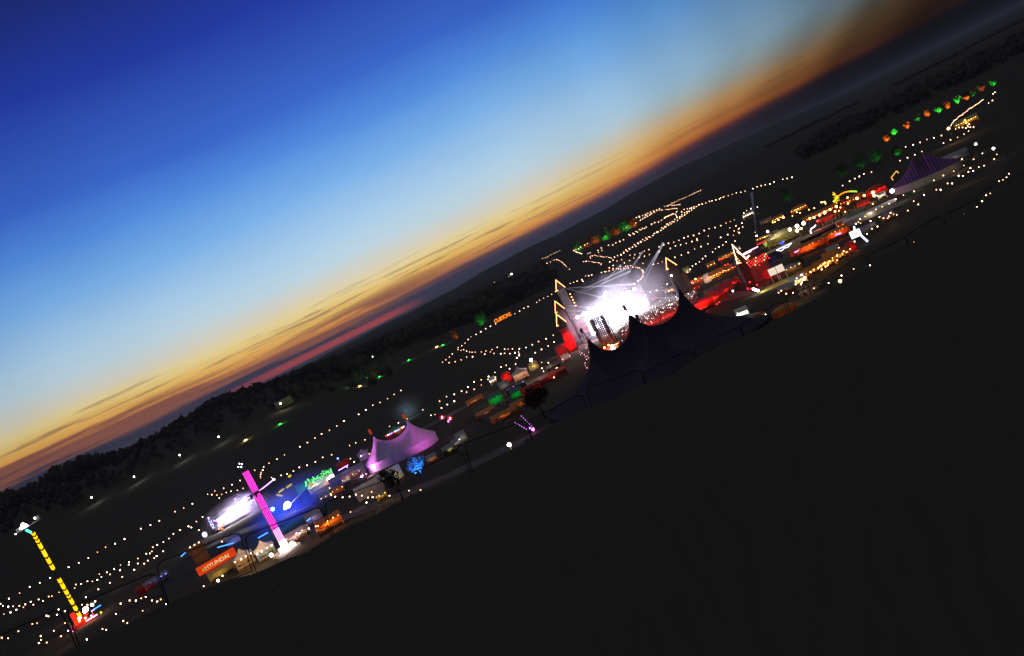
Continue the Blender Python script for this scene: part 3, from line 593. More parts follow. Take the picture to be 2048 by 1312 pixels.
def woods():
    rr = random.Random(8); m = MB()
    def one(x, y, h, n, leaf):
        z0 = terr(x, y); w = h * rr.uniform(.7, 1.0)
        m.bar((x, y, z0 - .5), (x, y, z0 + h * .6), .03 * h, .012 * h, 5)
        bl = [(rr.uniform(-.3, .3) * w, rr.uniform(-.2, .2) * w, rr.uniform(.3, .78) * h, rr.uniform(.22, .36) * w) for _ in range(5)]
        for b in bl:   # opaque heart of the crown plus leaf clumps round it
            m.ball((x + b[0], y + b[1], z0 + b[2]), b[3] * .85, nu=6, nv=4)
        for i in range(n):
            b = rr.choice(bl); d = Vector((rr.gauss(0, 1), rr.gauss(0, 1), rr.gauss(0, 1))).normalized() * b[3] * rr.uniform(.8, 1.15)
            c = Vector((x + b[0], y + b[1], z0 + b[2])) + d; s_ = leaf * rr.uniform(.5, 1.3)
            a = Vector((rr.gauss(0, 1), rr.gauss(0, 1), rr.gauss(0, 1))).normalized(); e = a.orthogonal().normalized()
            m.add([c - a * s_, c + e * s_ * .8, c + a * s_, c - e * s_ * .8], [(0, 1, 2, 3)])
    # wooded ridge at left: skyline read off the photograph gives the height of the tree tops
    SKYL = [(-1200, 166), (-1057, 158), (-987, 151), (-944, 162), (-878, 155), (-846, 139), (-782, 128), (-718, 130), (-683, 135), (-640, 140), (-590, 143), (-540, 134), (-499, 128), (-467, 123), (-420, 119), (-370, 119), (-340, 108), (-251, 105), (-211, 104), (-124, 103), (-60, 101), (0, 98), (120, 96)]
    def sk(u):
        for (a, b), (c, d) in zip(SKYL, SKYL[1:]):
            if a <= u <= c: return b + (d - b) * (u - a) / (c - a)
        return SKYL[-1][1]
    u = -1190
    while u < 110:
        for rowi in range(3):
            y = (760, 790, 830)[rowi] + rr.uniform(-12, 12) + (60 if u > -300 else 0); uu = u + rr.uniform(-4, 4)
            x = uu / FPX * y
            ztop = 50 + (sk(uu) - 115) / FPX * y * 1.002 - rr.uniform(0, 1) ** 2 * 6 - (1.5 if rowi == 0 else 0)
            h = ztop - terr(x, y)
            if h > 3: one(x, y, min(h, 26) if h < 26 else h, 70, 1.3)
        u += rr.uniform(9, 15) * (.8 if u < -400 else 1.0)
    for i in range(150):    # looser trees on the slope and across the fields behind
        y = rr.uniform(640, 760); x = rr.uniform(-.72, -.16) * y; one(x, y, rr.uniform(7, 12), 40, 1.2)
    for i in range(4):    # hedgerows across the far fields
        y0 = rr.uniform(1000, 2200); x0 = rr.uniform(-.1, .75) * y0; dx = rr.uniform(4, 5.5); dy = rr.uniform(-2, 2)
        for k in range(34): one(x0 + dx * k, y0 + dy * k, rr.uniform(5, 9), 16, 2.0)
    for i in range(420):
        y = rr.uniform(800, 980); x = rr.uniform(.42, .95) * y; one(x, y, rr.uniform(9, 15), 30, 1.8)
    tag(m.build('woodland', LEAFD), kind='stuff')
woods()

# ------------------------------------------------------------------ foreground fence
ORD = ['first', 'second', 'third', 'fourth', 'fifth', 'sixth', 'seventh', 'eighth', 'ninth', 'tenth', 'eleventh', 'twelfth', 'thirteenth', 'fourteenth', 'fifteenth', 'sixteenth', 'seventeenth', 'eighteenth', 'rightmost']
def fence():
    L, H = 3.5, 2.0; rc = .28
    fr = MB(); pts = [(-L/2 + .03, 0, .08), (-L/2 + .03, 0, H - rc)]
    for k in range(5): a = math.pi - k * math.pi / 8; pts.append((-L/2 + .03 + rc + rc * math.cos(a), 0, H - rc + rc * math.sin(a)))
    for k in range(5): a = math.pi / 2 - k * math.pi / 8; pts.append((L/2 - .03 - rc + rc * math.cos(a), 0, H - rc + rc * math.sin(a)))
    pts += [(L/2 - .03, 0, .08)]
    fr.path(pts, .022, 8); fr.bar((-L/2 + .03, 0, .2), (L/2 - .03, 0, .2), .018); fr.bar((-L/2 + .03, 0, 1.05), (L/2 - .03, 0, 1.05), .006)
    wi = MB()
    for k in range(1, 30): x = -L/2 + k * L/30; wi.bar((x, 0, .2), (x, 0, H - .03), .0016, n=3)
    for k in range(1, 8): wi.bar((-L/2 + .05, 0, .2 + k * .22), (L/2 - .05, 0, .2 + k * .22), .0016, n=3)
    ft = MB().box((0, 0, .06), (.25, .7, .13))
    cl = MB().box((0, 0, 0), (.10, .05, .05))
    d = Vector((.933, .362, 0)); p0 = Vector((-14.7, 34, 0)); first = None
    for i in range(-3, 16):
        c = p0 + d * 3.5 * (i + .5); c.z = terr(c.x, c.y)
        a, b = c - d * 1.75, c + d * 1.75; sl = math.atan2(terr(b.x, b.y) - terr(a.x, a.y), 3.5)
        T = thing('fence_panel', ORD[i + 3] + ' black site fence panel from the left on the brow of the hill', 'fence panel', c, 0, 'site fence panels along the brow of the hill')
        T.rotation_euler = (0, -sl, math.atan2(d.y, d.x))
        if first is None:
            parts = [fr.build('frame', FENCEM, T), wi.build('wire_mesh', FENCEM, T), ft.build('foot', FENCEM, T), cl.build('clamp', FENCEM, T)]
            parts[2].location.x = -1.75; parts[3].location = (-1.75, 0, 1.5); first = parts
        else:
            for p in first:
                q = p.copy(); COL.objects.link(q); q.parent = T
fence()

# ------------------------------------------------------------------ big tops
def canopy(A, B, prof, zr, Rr, eave, n=28, scal=.0, rings=(0, .25, .6, 1.1, 1.8, 2.8, 4.2, 6, 8.2, 11, 14, 17, 20, 24, 28, 33)):
    """tension canopy round the ridge A-B: prof(d) 1 at ridge .. 0 at the edge, zr(s) ridge height"""
    A, B = Vector((A[0], A[1])), Vector((B[0], B[1])); ax = (B - A); L = ax.length; ax = ax.normalized() if L > 0 else Vector((1, 0)); nr = Vector((-ax.y, ax.x))
    per = []
    ns = max(2, int(L / 1.0)) if L > 0 else 0
    for k in range(ns + 1) if L > 0 else []: per.append((A + ax * L * k / ns, nr, k / ns))
    for k in range(1, n): a = math.pi / 2 - math.pi * k / n; per.append((B, ax * math.cos(a) + nr * math.sin(a), 1.0))
    for k in range(ns + 1) if L > 0 else [0]: per.append((B - ax * L * (k / ns if ns else 0), -nr, 1 - (k / ns if ns else 0)))
    for k in range(1, n): a = -math.pi / 2 - math.pi * k / n; per.append((A, ax * math.cos(a) + nr * math.sin(a), 0.0))
    rs = [r for r in rings if r < Rr * .97] + [Rr]
    vs = []; fs = []; K = len(per)
    for r in rs:
        for i, (c, d, s_) in enumerate(per):
            rr_ = r * (1 + scal * (abs(math.sin(i * math.pi / 6)) - .5) * (r / Rr) ** 3)
            q = c + d * rr_; z = eave + (zr(s_) - eave) * prof(r)
            z += .35 * math.sin(i * math.pi / 3) * min(1, r / Rr) * (1 - r / Rr) if scal else 0
            vs.append((q.x, q.y, z))
    for j in range(len(rs) - 1):
        for i in range(K): fs.append((j * K + i, j * K + (i + 1) % K, (j + 1) * K + (i + 1) % K, (j + 1) * K + i))
    rim = [vs[(len(rs) - 1) * K + i] for i in range(K)]
    m = MB(); m.add(vs, fs, True)
    return m, rim
def walls_mb(rim, zb=-.4, inset=.985):
    m = MB(); K = len(rim); cx = sum(p[0] for p in rim) / K; cy_ = sum(p[1] for p in rim) / K
    vs = []
    for x, y, z in rim: x2, y2 = cx + (x - cx) * inset, cy_ + (y - cy_) * inset; vs += [(x2, y2, z - .02), (x2, y2, zb)]
    return m.add(vs, [(2 * i, 2 * i + 1, (2 * i + 3) % (2 * K), (2 * i + 2) % (2 * K)) for i in range(K)], True)
def flag(T, x, y, z0, z1, mat, w=1.3, h=2.4, name='flag'):
    MB().bar((x, y, z0), (x, y, z1 + h * .5), .07).build('flagpole', DARKM, T)
    m = MB(); n = 6; vs = []; fs = []
    for i in range(n + 1):
        for j in (0, 1):
            vs.append((x + .1 + w * i / n, y + .18 * math.sin(i * 1.3), z1 + h * (.5 - j) + .08 * math.sin(i * 1.1)))
    for i in range(n): fs.append((2 * i, 2 * i + 1, 2 * i + 3, 2 * i + 2))
    m.add(vs, fs, True); m.build(name, mat, T)
FLAGM = surf('brown flag cloth', (.30, .12, .07), .9, .3, 1)
FLAGO = glow('self glowing orange flag', (.75, .09, .02), .45)  # cloth glows by itself; its lit look is put into the material

# huge dark tent at the foot of the hill
def dark_tent():
    y0 = 250.0
    def X(u, y): return u / FPX * y
    T = thing('circus_tent', 'huge unlit dark blue circus tent with four sharp peaks at the foot of the hill', 'circus tent', (X(230, y0), y0, terr(X(230, y0), y0)), 0)
    ox, oy = T.location.x, T.location.y
    prof = lambda d: .42 * math.exp(-d / 1.4) + .58 * max(0, 1 - d / 22.5) ** 1.9
    u1, u2, u3 = 125.6, 223.5, 337
    xs = [X(u, y0) - ox for u in (u1, u2, u3)]
    H1, H2, H3 = 19.3, 20.2, 20.2; eave = 1.2
    L = xs[2] - xs[0]; s2 = (xs[1] - xs[0]) / L
    def zr(s):
        if s < s2: t = s / s2; h = H1 + (H2 - H1) * t
        else: t = (s - s2) / (1 - s2); h = H2 + (H3 - H2) * t
        c = 1 - math.cosh(2.2 * (2 * t - 1)) / math.cosh(2.2)
        sharp = (1 - abs(2 * t - 1) ** 6)
        return h - 9.2 * (.45 * c + .55 * sharp * (1 - (2 * t - 1) ** 2) ** .35)
    m, rim = canopy((xs[0], 0), (xs[2], 0), prof, zr, 22, eave, 30, .02)
    m.build('canopy', CANVB, T); walls_mb(rim).build('wall', CANVB, T)
    # front bay with its own mast
    xf = X(239, 226) - ox; yf = 226 - y0
    m2, rim2 = canopy((xf, yf), (xf, yf), lambda d: .40 * math.exp(-d / 1.8) + .60 * max(0, 1 - d / 17) ** 1.4, lambda s: 18.9, 15, 1.0, 30, .02)
    m2.build('front_canopy', CANVB, T)
    for (x, y, z) in ((xs[0], 0, H1), (xs[1], 0, H2), (xs[2], 0, H3), (xf, yf, 18.9)):
        MB().bar((x, y, -.3), (x, y, z + .9), .16, .10, 8).build('mast', DARKM, T)
    flag(T, xs[0] - .9, 0, H1 - .5, H1 + 2.0, FLAGM, .8, 1.7); flag(T, xs[1] - .9, 0, H2 - .5, H2 + 1.6, FLAGM, .9, 1.9); flag(T, xf - .9, yf, 18.5, 20.4, FLAGM, .8, 1.7)
    gr = MB()
    for i in range(0, len(rim), 6):
        x, y, z = rim[i]; k = 1.14; gr = MB().bar((x, y, z), (x * k if abs(x) > 1 else x, y * k, -.5), .025, n=4); gr.build('guy_rope', DARKM, T)
    # eight short edge ropes over the canvas
    return T
dark_tent()

def big_top(label, px, py, pxr, pyr, masts, H, eave, Rr, mat, wallm, stripes=False, sag=3.2, flags=None, name='circus_tent', sharp=1.6, k0=.30, pw=1.35):
    A = P(px, py); B = P(pxr, pyr); c = (A + B) / 2; c.z = terr(c.x, c.y)
    T = thing(name, label, 'circus tent', c, math.atan2(B.y - A.y, B.x - A.x))
    prof = lambda d: k0 * math.exp(-d / sharp) + (1 - k0) * max(0, 1 - d / (Rr + .2)) ** pw
    if masts > 1:
        hw = (B - A).length / 2 - Rr * .93
        def zr(s):
            t = (s * (masts - 1)) % 1.0
            if s >= .9999: t = 0
            return H - sag * (4 * t * (1 - t)) ** .6
        m, rim = canopy((-hw, 0), (hw, 0), prof, zr, Rr, eave, 24, .03); mp = [(-hw + 2 * hw * i / (masts - 1), 0) for i in range(masts)]
    else:
        m, rim = canopy((0, 0), (0, 0), prof, lambda s: H, Rr, eave, 24, .03); mp = [(0, 0)]
    m.build('canopy', mat, T); walls_mb(rim).build('wall', wallm, T)
    for x, y in mp: MB().bar((x, y, 0), (x, y, H + .8), .12, .08, 8).build('mast', DARKM, T)
    if flags:
        for x, y in mp: flag(T, x - .9, y, H, H + 2.0, flags, 1.0, 2.2)
    return T, mp
T, mp = big_top('purple lit circus tent with two peaks and orange flags', 743, 941, 874, 882, 2, 12.6, 3.2, 8.0, CANVP, CANVP, flags=FLAGO, sag=4.6, k0=.34, pw=1.0)
PC = (.95, .22, .75)
light('lamp_light', 'SPOT', (-15, -13, 1.2), PC, 30000, T, .5, spot=R(70), blend=.8, aim=(-8, -1, 7))
light('lamp_light', 'SPOT', (19, -22, 1.5), PC, 15000, T, .8, spot=R(60), blend=1, aim=(10, -1, 7.5))
light('lamp_light', 'POINT', (-11.5, -10.5, 1.6), (1, .5, .9), 1200, T, .4)
STRIPE = surf('striped purple canvas', (.16, .06, .26), .8, .3, .4)
t_ = STRIPE.node_tree; wv_ = t_.nodes.new('ShaderNodeTexWave'); wv_.inputs['Scale'].default_value = .22; wv_.inputs['Distortion'].default_value = .5
t_.links.new(t_.nodes['Texture Coordinate'].outputs['Object'], wv_.inputs['Vector']); t_.links.new(wv_.outputs[0], t_.nodes['Color Ramp'].inputs[0])
t_.nodes['Color Ramp'].color_ramp.elements[0].color = (.05, .03, .07, 1)
T, mp = big_top('far big top with dark purple stripes and a pale lit wall', 1792, 388, 1925, 331, 2, 13.5, 3.4, 13, STRIPE, CANVG, sag=5)
light('lamp_light', 'SPOT', (-26, -16, 1), (.75, .2, 1), 2600, T, .5, spot=R(70), blend=.8, aim=(-8, 0, 7))
light('lamp_light', 'SPOT', (15, -17, 7), (.9, .15, 1), 1600, T, .5, spot=R(50), blend=.8, aim=(10, 0, 9))
light('lamp_light', 'POINT', (-6, -20, 3.5), (1, .95, .6), 260, T, .4)
light('lamp_light', 'POINT', (9, -20, 3.5), (1, .8, .45), 250, T, .4)

# ------------------------------------------------------------------ pagoda tents, stalls, marquees
def pagoda_mb(w, eave, H, n=9):
    m = MB(); vs = []; fs = []
    for j in range(n + 1):
        t = j / n; r = (1 - t); hw = w / 2 * (r ** 1.75 if r > 0 else 0) + .05
        z = eave + (H - eave) * t
        vs += [(-hw, -hw, z), (hw, -hw, z), (hw, hw, z), (-hw, hw, z)]
    for j in range(n):
        for i in range(4): fs.append((4 * j + i, 4 * j + (i + 1) % 4, 4 * j + 4 + (i + 1) % 4, 4 * j + 4 + i))
    m.add(vs, fs);     return m
def gable_mb(w, d, eave, H):
    m = MB(); x, y = w / 2, d / 2
    vs = [(-x, -y, eave), (x, -y, eave), (x, 0, H), (-x, 0, H), (-x, y, eave), (x, y, eave)]
    m.add(vs, [(0, 1, 2, 3), (3, 2, 5, 4)]); m.add([(-x, -y, eave), (-x, 0, H), (-x, y, eave), (x, -y, eave), (x, 0, H), (x, y, eave)], [(0, 1, 2), (3, 5, 4)])
    return m
def stall(px, py, w, d, h, roof, canvas, lamp_mat, lc, power, label, cat='market stall', name='market_stall', wall=None, turn=0.0, group=None, goods=True, strip_=True, sign=None, closed=False):
    b = P(px, py); T = thing(name, label, cat, b, face(b, turn), group); wall = wall or canvas
    ev = h * .62 if roof != 'flat' else h * .85
    if roof == 'pagoda':
        rf = pagoda_mb(1, ev / h, 1.0, 9); rf.v = [(x * w, y * d, z * h) for x, y, z in rf.v]
    elif roof == 'gable': rf = gable_mb(w, d, ev, h)
    elif roof == 'dome':
        rf = MB(); vs = []; fs = []; na, nb = 18, 7
        for j in range(nb + 1):
            ph = math.pi / 2 * j / nb
            for i in range(na): th = 2 * math.pi * i / na; vs.append((w / 2 * math.cos(ph) * math.cos(th), d / 2 * math.cos(ph) * math.sin(th), ev + (h - ev) * math.sin(ph)))
        for j in range(nb):
            for i in range(na): fs.append((j * na + i, j * na + (i + 1) % na, (j + 1) * na + (i + 1) % na, (j + 1) * na + i))
        rf.add(vs, fs, True)
    else:
        x, y = w / 2 + .2, d / 2 + .4
        rf = MB().add([(-x, -y, ev - .3), (x, -y, ev - .3), (x, y, h), (-x, y, h), (-x, -y, ev - .4), (x, -y, ev - .4), (x, y, h - .1), (-x, y, h - .1)], [(0, 1, 2, 3), (4, 7, 6, 5), (0, 4, 5, 1), (1, 5, 6, 2), (3, 2, 6, 7), (0, 3, 7, 4)])
    rf.build('canopy', canvas, T)
    wl = MB(); wl.box((0, d / 2 - .05, ev / 2 - .15), (w - .1, .06, ev)); wl.box((-w / 2 + .04, 0, ev / 2 - .15), (.06, d - .2, ev)); wl.box((w / 2 - .04, 0, ev / 2 - .15), (.06, d - .2, ev))
    wl.build('wall', wall, T)
    if closed: MB().box((0, -d / 2 + .05, ev / 2 - .15), (w - .3, .06, ev - .1)).build('door_panel', wall, T)
    for sx in (-1, 1):
        MB().bar((sx * (w / 2 - .02), -d / 2 + .02, -.2), (sx * (w / 2 - .02), -d / 2 + .02, ev), .05).build('post', STEEL, T)
    if not closed:
        MB().box((0, -d / 2 + .45, .5), (w * .86, .5, 1.0)).box((0, -d / 2 + .42, 1.03), (w * .9, .7, .06)).build('counter', WOOD, T)
        if goods:
            g = MB(); rr = random.Random(int(px * 7 + py))
            g.box((0, -d / 2 + .42, 1.09), (w * .84, .4, .05))
            for k in range(int(w * 1.6)): g.box((rr.uniform(-.4, .4) * w, -d / 2 + .42 + rr.uniform(-.15, .2), 1.15 + rr.uniform(0, .08)), (rr.uniform(.15, .35), .22, rr.uniform(.12, .35)))
            g.box((0, d / 2 - .3, 1.0), (w * .8, .34, .06))
            for k in range(int(w * 1.2)): g.box((rr.uniform(-.38, .38) * w, d / 2 - .3, 1.2), (rr.uniform(.3, .7), .3, rr.uniform(.36, .5)))
            g.build('goods', surf('assorted goods', (.35, .25, .15), .7, .7, 2), T)
    if strip_ and lamp_mat:
        rr = random.Random(int(px * 3 + py)); nb = max(2, int(w * .7)); me = bulb_mesh(lamp_mat)
        for k in range(nb):
            o = bpy.data.objects.new('lamp', me); COL.objects.link(o); o.parent = T; r = rr.uniform(.09, .21); o.scale = (r, r, r)
            o.location = ((k / (nb - 1) - .5) * w * .82 + rr.uniform(-.25, .25), -d / 2 + .15, ev - .25 + rr.uniform(-.1, .1))
    if power: light('lamp_light', 'POINT', (0, -d * .15 if not closed else -d * .9, ev - .45), lc, power, T, .25)
    return T
OR = (1, .42, .10); RD = (1, .06, .03); WH = (1, .88, .62); RO = (1, .16, .03)
stall(496, 1134, 6, 6, 6.6, 'pagoda', CANVW, WHITE, OR, 260, 'left small pagoda tent, warm lit, beside the orange banner booth', 'pagoda tent', 'pagoda_tent')
stall(538, 1117, 6, 6, 6.4, 'pagoda', CANVW, WHITE, WH, 260, 'right small pagoda tent, cream lit, left of the foot of the pink drop tower', 'pagoda tent', 'pagoda_tent')
light('lamp_light', 'POINT', P(520, 1128) + Vector((0, -7, 9)), YC, 3200).parent = None
# front row
stall(596, 1083, 7, 4, 3.6, 'flat', CANVW, WHITE, (1, .6, .5), 500, 'pale lit kiosk right of the foot of the pink drop tower', 'kiosk', 'kiosk')
stall(612, 1070, 4, 3, 3.2, 'gable', CANVW, WHITE, WH, 200, 'smaller pale kiosk behind the one at the pink drop tower', 'kiosk', 'kiosk')
stall(665, 1058, 8.2, 4, 4.2, 'flat', CANVO, AMBER, (1, .33, .05), 1100, 'long orange food stall glowing behind the fence')
stall(650, 1066, 4, 3, 3.0, 'flat', CANVO, AMBER, (1, .3, .05), 300, 'low orange food stall left of the long glowing one')
stall(748, 985, 12, 6, 4.6, 'gable', CANVW, None, WH, 0, 'white ridge marquee with its gable end lit cream', 'marquee', 'marquee', closed=True)
stall(785, 962, 9, 5, 4.6, 'gable', CANVW, None, (1, .8, .5), 300, 'cream lit marquee beside the black tree', 'marquee', 'marquee', closed=True)
stall(767, 1000, 3.5, 3, 2.8, 'flat', CANVY, AMBER, (1, .7, .2), 220, 'small yellow stall below the white ridge marquee')
stall(700, 962, 15, 5, 4.4, 'flat', CANVG, None, (1, .35, .25), 120, 'long dim brown awning between the green neon bar and the circus tent', closed=True)
stall(731, 918, 5, 4, 5, 'pagoda', CANVP, None, (1, .5, .8), 60, 'tiny pinkish pagoda tent left of the purple circus tent', 'pagoda tent', 'pagoda_tent', closed=True)
for x, y, lb, cc, mt in [(696, 967, 'small lit hatch under the long dim awning, left one', WH, WHITE), (716, 955, 'small lit hatch under the long dim awning, right one', OR, AMBER), (918, 893, 'white lit stall at the end of the row right of the blue tree', (.8, .9, 1), COOL),
                     (908, 903, 'orange stall left of the white lit end stall', OR, AMBER), (900, 908, 'greenish stall in the row right of the blue tree', (.3, 1, .4), None), (868, 925, 'dim stall next to the blue lit tree', OR, None)]:
    stall(x, y, 3.6, 3, 3.0, 'flat', CANVG, mt, cc, 130, lb)
# market street beyond (middle)
stall(1046, 760, 7, 7, 6.5, 'pagoda', CANVW, None, (1, .45, .25), 700, 'white and orange lit pagoda canopy left of the red crowd', 'pagoda tent', 'pagoda_tent')
stall(1016, 762, 5, 5, 5.0, 'dome', CANVR, None, RD, 450, 'small red lit dome tent beside the white and orange canopy', 'dome tent', 'dome_tent', closed=True)
stall(989, 768, 3.4, 3, 4.0, 'gable', CANVW, COOL, WH, 160, 'tiny white lit kiosk at the back of the dark market', 'kiosk', 'kiosk')
stall(1070, 738, 5, 4, 4.2, 'dome', CANVY, None, (1, .7, .3), 220, 'dim olive dome tent under the white flood tower', 'dome tent', 'dome_tent', closed=True)
stall(952, 806, 8, 4, 2.6, 'flat', CANVO, None, (1, .5, .12), 500, 'flat orange lit awning at the left end of the dark market')
stall(998, 812, 6, 4, 5.2, 'flat', CANVN, GREENL, (.05, 1, .2), 350, 'green lit stall in the dark market')
stall(1040, 800, 5, 4, 5.0, 'flat', CANVN, None, (.05, 1, .2), 260, 'second green lit stall in the dark market, farther right')
stall(1068, 790, 8, 4, 4.2, 'flat', CANVR, None, (1, .12, .05), 300, 'red lit stall at the right end of the dark market')
stall(1050, 812, 10, 4, 3.0, 'flat', CANVO, None, (1, .30, .04), 420, 'orange lit counter where people queue in the dark market')
stall(1012, 838, 10, 4, 3.0, 'flat', CANVO, None, (1, .33, .04), 420, 'nearest orange lit counter of the dark market')
stall(975, 832, 8, 4, 2.8, 'flat', CANVO, None, (1, .33, .08), 130, 'dim orange counter at the left of the dark market')
stall(1105, 760, 14, 4, 3.2, 'flat', CANVR, None, RD, 160, 'dark red awning just left of the huge dark tent')
for x, y, a in [(1078, 764, 18)]:
    pass
# red street
for i, (x, y, w, pw_, lb) in enumerate([(1408, 622, 10, 700, 'first red glowing stall of the red street, nearest the dark tent'), (1428, 606, 11, 1000, 'second red glowing stall of the red street'), (1447, 592, 10, 1100, 'third red glowing stall of the red street'), (1463, 577, 9, 900, 'last red glowing stall of the red street, beside the bulb hall')]):
    stall(x, y, w, 3, 3.4, 'flat', CANVR, None, RD, pw_ * 1.6, lb, group='red glowing stalls of the red street')
stall(1438, 556, 8, 5, 4.4, 'gable', CANVO, AMBER, (1, .5, .12), 900, 'brightest orange stall in the row behind the red street')
stall(1458, 547, 6, 4, 3.8, 'gable', CANVO, AMBER, (1, .3, .12), 500, 'smaller orange stall right of the brightest one behind the red street')
stall(1420, 562, 5, 4, 4.2, 'dome', CANVW, None, (1, .6, .4), 200, 'pale dome tent left of the brightest orange stall', 'dome tent', 'dome_tent', closed=True)
stall(1400, 568, 8, 4, 3.2, 'flat', CANVO, AMBER, (1, .25, .1), 350, 'orange red stall at the end of the red light string')
stall(1346, 585, 8, 4, 3.4, 'gable', CANVO, AMBER, (1, .5, .15), 650, 'orange stall at the foot of the lone spire')
# kiosk with cream light right of dark tent
K = stall(1491, 640, 3.8, 3, 4.2, 'flat', CANVW, WHITE, (.95, 1, .65), 1600, 'bright cream kiosk at the right corner of the huge dark tent', 'kiosk', 'kiosk')
stall(1481, 650, 3.8, 3, 2.4, 'dome', CANVW, None, (.95, 1, .7), 1300, 'low cream dome awning in front of the bright kiosk', 'dome tent', 'dome_tent', closed=True)
stall(1502, 650, 3, 3, 2.8, 'flat', CANVG, None, (.7, .8, 1), 50, 'grey stall right of the bright cream kiosk', closed=True)
stall(1520, 641, 5, 4, 2.6, 'dome', CANVO, WHITE, (1, .4, .2), 110, 'dim orange dome tent near the grey stall', 'dome tent', 'dome_tent', closed=True)
stall(1574, 632, 7.5, 6, 3.6, 'dome', CANVO, None, (1, .35, .15), 70, 'wide orange dome tent with a pale rim on the brow', 'dome tent', 'dome_tent')
# food court right
for x, y, w, pw_, cv, lb in [(1600, 570, 6, 1400, CANVW, 'brightest white stall of the food court'), (1612, 558, 5, 700, CANVO, 'orange stall behind the brightest one of the food court'), (1652, 536, 8, 1500, CANVO, 'large glowing orange stall of the food court'),
                            (1666, 520, 6, 600, CANVO, 'orange stall behind the large glowing one'), (1684, 518, 6, 500, CANVO, 'dim orange stall at the right end of the food court'), (1694, 511, 4, 300, CANVR, 'small red stall at the right end of the food court')]:
    stall(x, y, w, 4, 3.6, 'gable', cv, AMBER, OR, pw_, lb, group='stalls of the food court')
stall(1578, 585, 6, 3, 2.6, 'flat', CANVG, None, OR, 60, 'dark stall left of the brightest food court stall')
# long red bar awnings
stall(1622, 505, 15, 4, 4.4, 'flat', CANVO, ORANG, RO, 1500, 'long red and orange lit bar, left one of the pair', 'bar stall', 'bar_stall')
stall(1678, 478, 10.5, 4, 4.4, 'flat', CANVO, ORANG, RO, 1200, 'long red and orange lit bar, right one of the pair', 'bar stall', 'bar_stall')
stall(1600, 510, 4, 4, 3.6, 'flat', CANVR, VIOL, (1, .05, .2), 350, 'small bar with a violet tube left of the long red bars', 'bar stall', 'bar_stall')
stall(1640, 478, 16, 4, 3.6, 'flat', CANVK, None, RD, 0, 'long black roofed shed behind the red bars', closed=True)
stall(1570, 484, 16, 12, 6.5, 'dome', CANVY, None, (1, .9, .5), 900, 'wide olive canopy under the bright lamp cluster', 'canopy', 'canopy_tent')
stall(1533, 482, 10, 3, 3.4, 'flat', CANVO, AMBER, OR, 500, 'orange strip lit stall at the foot of the searchlight')
stall(1545, 476, 8, 3, 3.0, 'flat', CANVW, WHITE, WH, 300, 'white strip lit stall left of the olive canopy')
stall(1540, 489, 6, 4, 3.8, 'dome', CANVY, None, (.7, 1, .1), 500, 'small yellow green lit dome between the bulb hall and the olive canopy', 'dome tent', 'dome_tent', closed=True)
stall(1455, 520, 8, 4, 3.4, 'flat', CANVO, AMBER, (1, .5, .1), 450, 'yellow lit stall behind the red bulb spire')
stall(1448, 522, 3, 3, 3.4, 'flat', CANVN, GREENL, (.2, 1, .1), 250, 'small green lit stall left of the yellow one')
stall(1498, 434, 8, 4, 3.6, 'gable', CANVW, WHITE, WH, 700, 'white lit stall beside the searchlight beam')
stall(1535, 448, 8, 4, 3.6, 'gable', CANVG, None, OR, 150, 'dim stall right of the searchlight beam')
stall(1558, 442, 8, 4, 3.6, 'gable', CANVO, AMBER, OR, 350, 'orange stall in the dark back row')
stall(1600, 424, 10, 5, 4.4, 'dome', CANVO, AMBER, (1, .55, .1), 600, 'amber dome stall at the start of the orange street', 'dome tent', 'dome_tent')
for i, (x, y, w, lb) in enumerate([(1625, 442, 9, 'first'), (1643, 434, 9, 'second'), (1660, 426, 9, 'third'), (1700, 408, 9, 'fourth'), (1716, 403, 8, 'last')]):
    stall(x, y, w, 4, 3.8, 'gable', CANVO if i != 3 else CANVR, ORANG, (1, .2, .03), 450 if i < 3 else 180, lb + ' orange lit stall of the orange street from the left', group='orange lit stalls of the orange street')
stall(1675, 432, 10, 4, 3.0, 'gable', CANVR, None, (1, .14, .03), 400, 'red roofed stall in front of the orange street')
stall(1712, 438, 8, 4, 2.6, 'flat', CANVN, None, (.05, 1, .3), 0, 'dark green stall in front of the orange street', closed=True)
stall(1757, 393, 10, 6, 6, 'dome', CANVR, REDL, RD, 900, 'red lit carousel canopy beside the white lamp', 'carousel', 'carousel')
stall(1767, 398, 4, 3, 3.4, 'flat', CANVW, COOL, WH, 250, 'white lit kiosk right of the red carousel', 'kiosk', 'kiosk')
stall(1743, 434, 22, 3, 3.2, 'flat', CANVW, None, (1, .9, .6), 120, 'long pale awning edge catching light at the right', closed=True)
stall(1666, 463, 14, 3, 3.2, 'flat', CANVW, None, (1, .85, .8), 80, 'long thin white awning edge above the red bars', closed=True)
stall(1935, 250, 14, 6, 5, 'gable', CANVY, AMBER, OR, 900, 'amber lit tent in the far right camp', 'marquee', 'marquee')
stall(1912, 320, 12, 5, 4, 'gable', CANVG, None, WH, 60, 'dim grey marquee behind the far striped big top', 'marquee', 'marquee', closed=True)
stall(1872, 352, 8, 4, 4, 'flat', CANVG, AMBER, OR, 100, 'dim stall with an orange sign below the far striped big top')
# far farmyard
stall(571, 812, 14, 8, 6, 'gable', CANVY, None, WH, 0, 'pale barn lit by the farmyard lamp on the wooded slope', 'barn', 'barn', closed=True)
stall(745, 718, 12, 8, 6, 'gable', CANVG, None, WH, 0, 'dim barn among the far trees', 'barn', 'barn', closed=True)

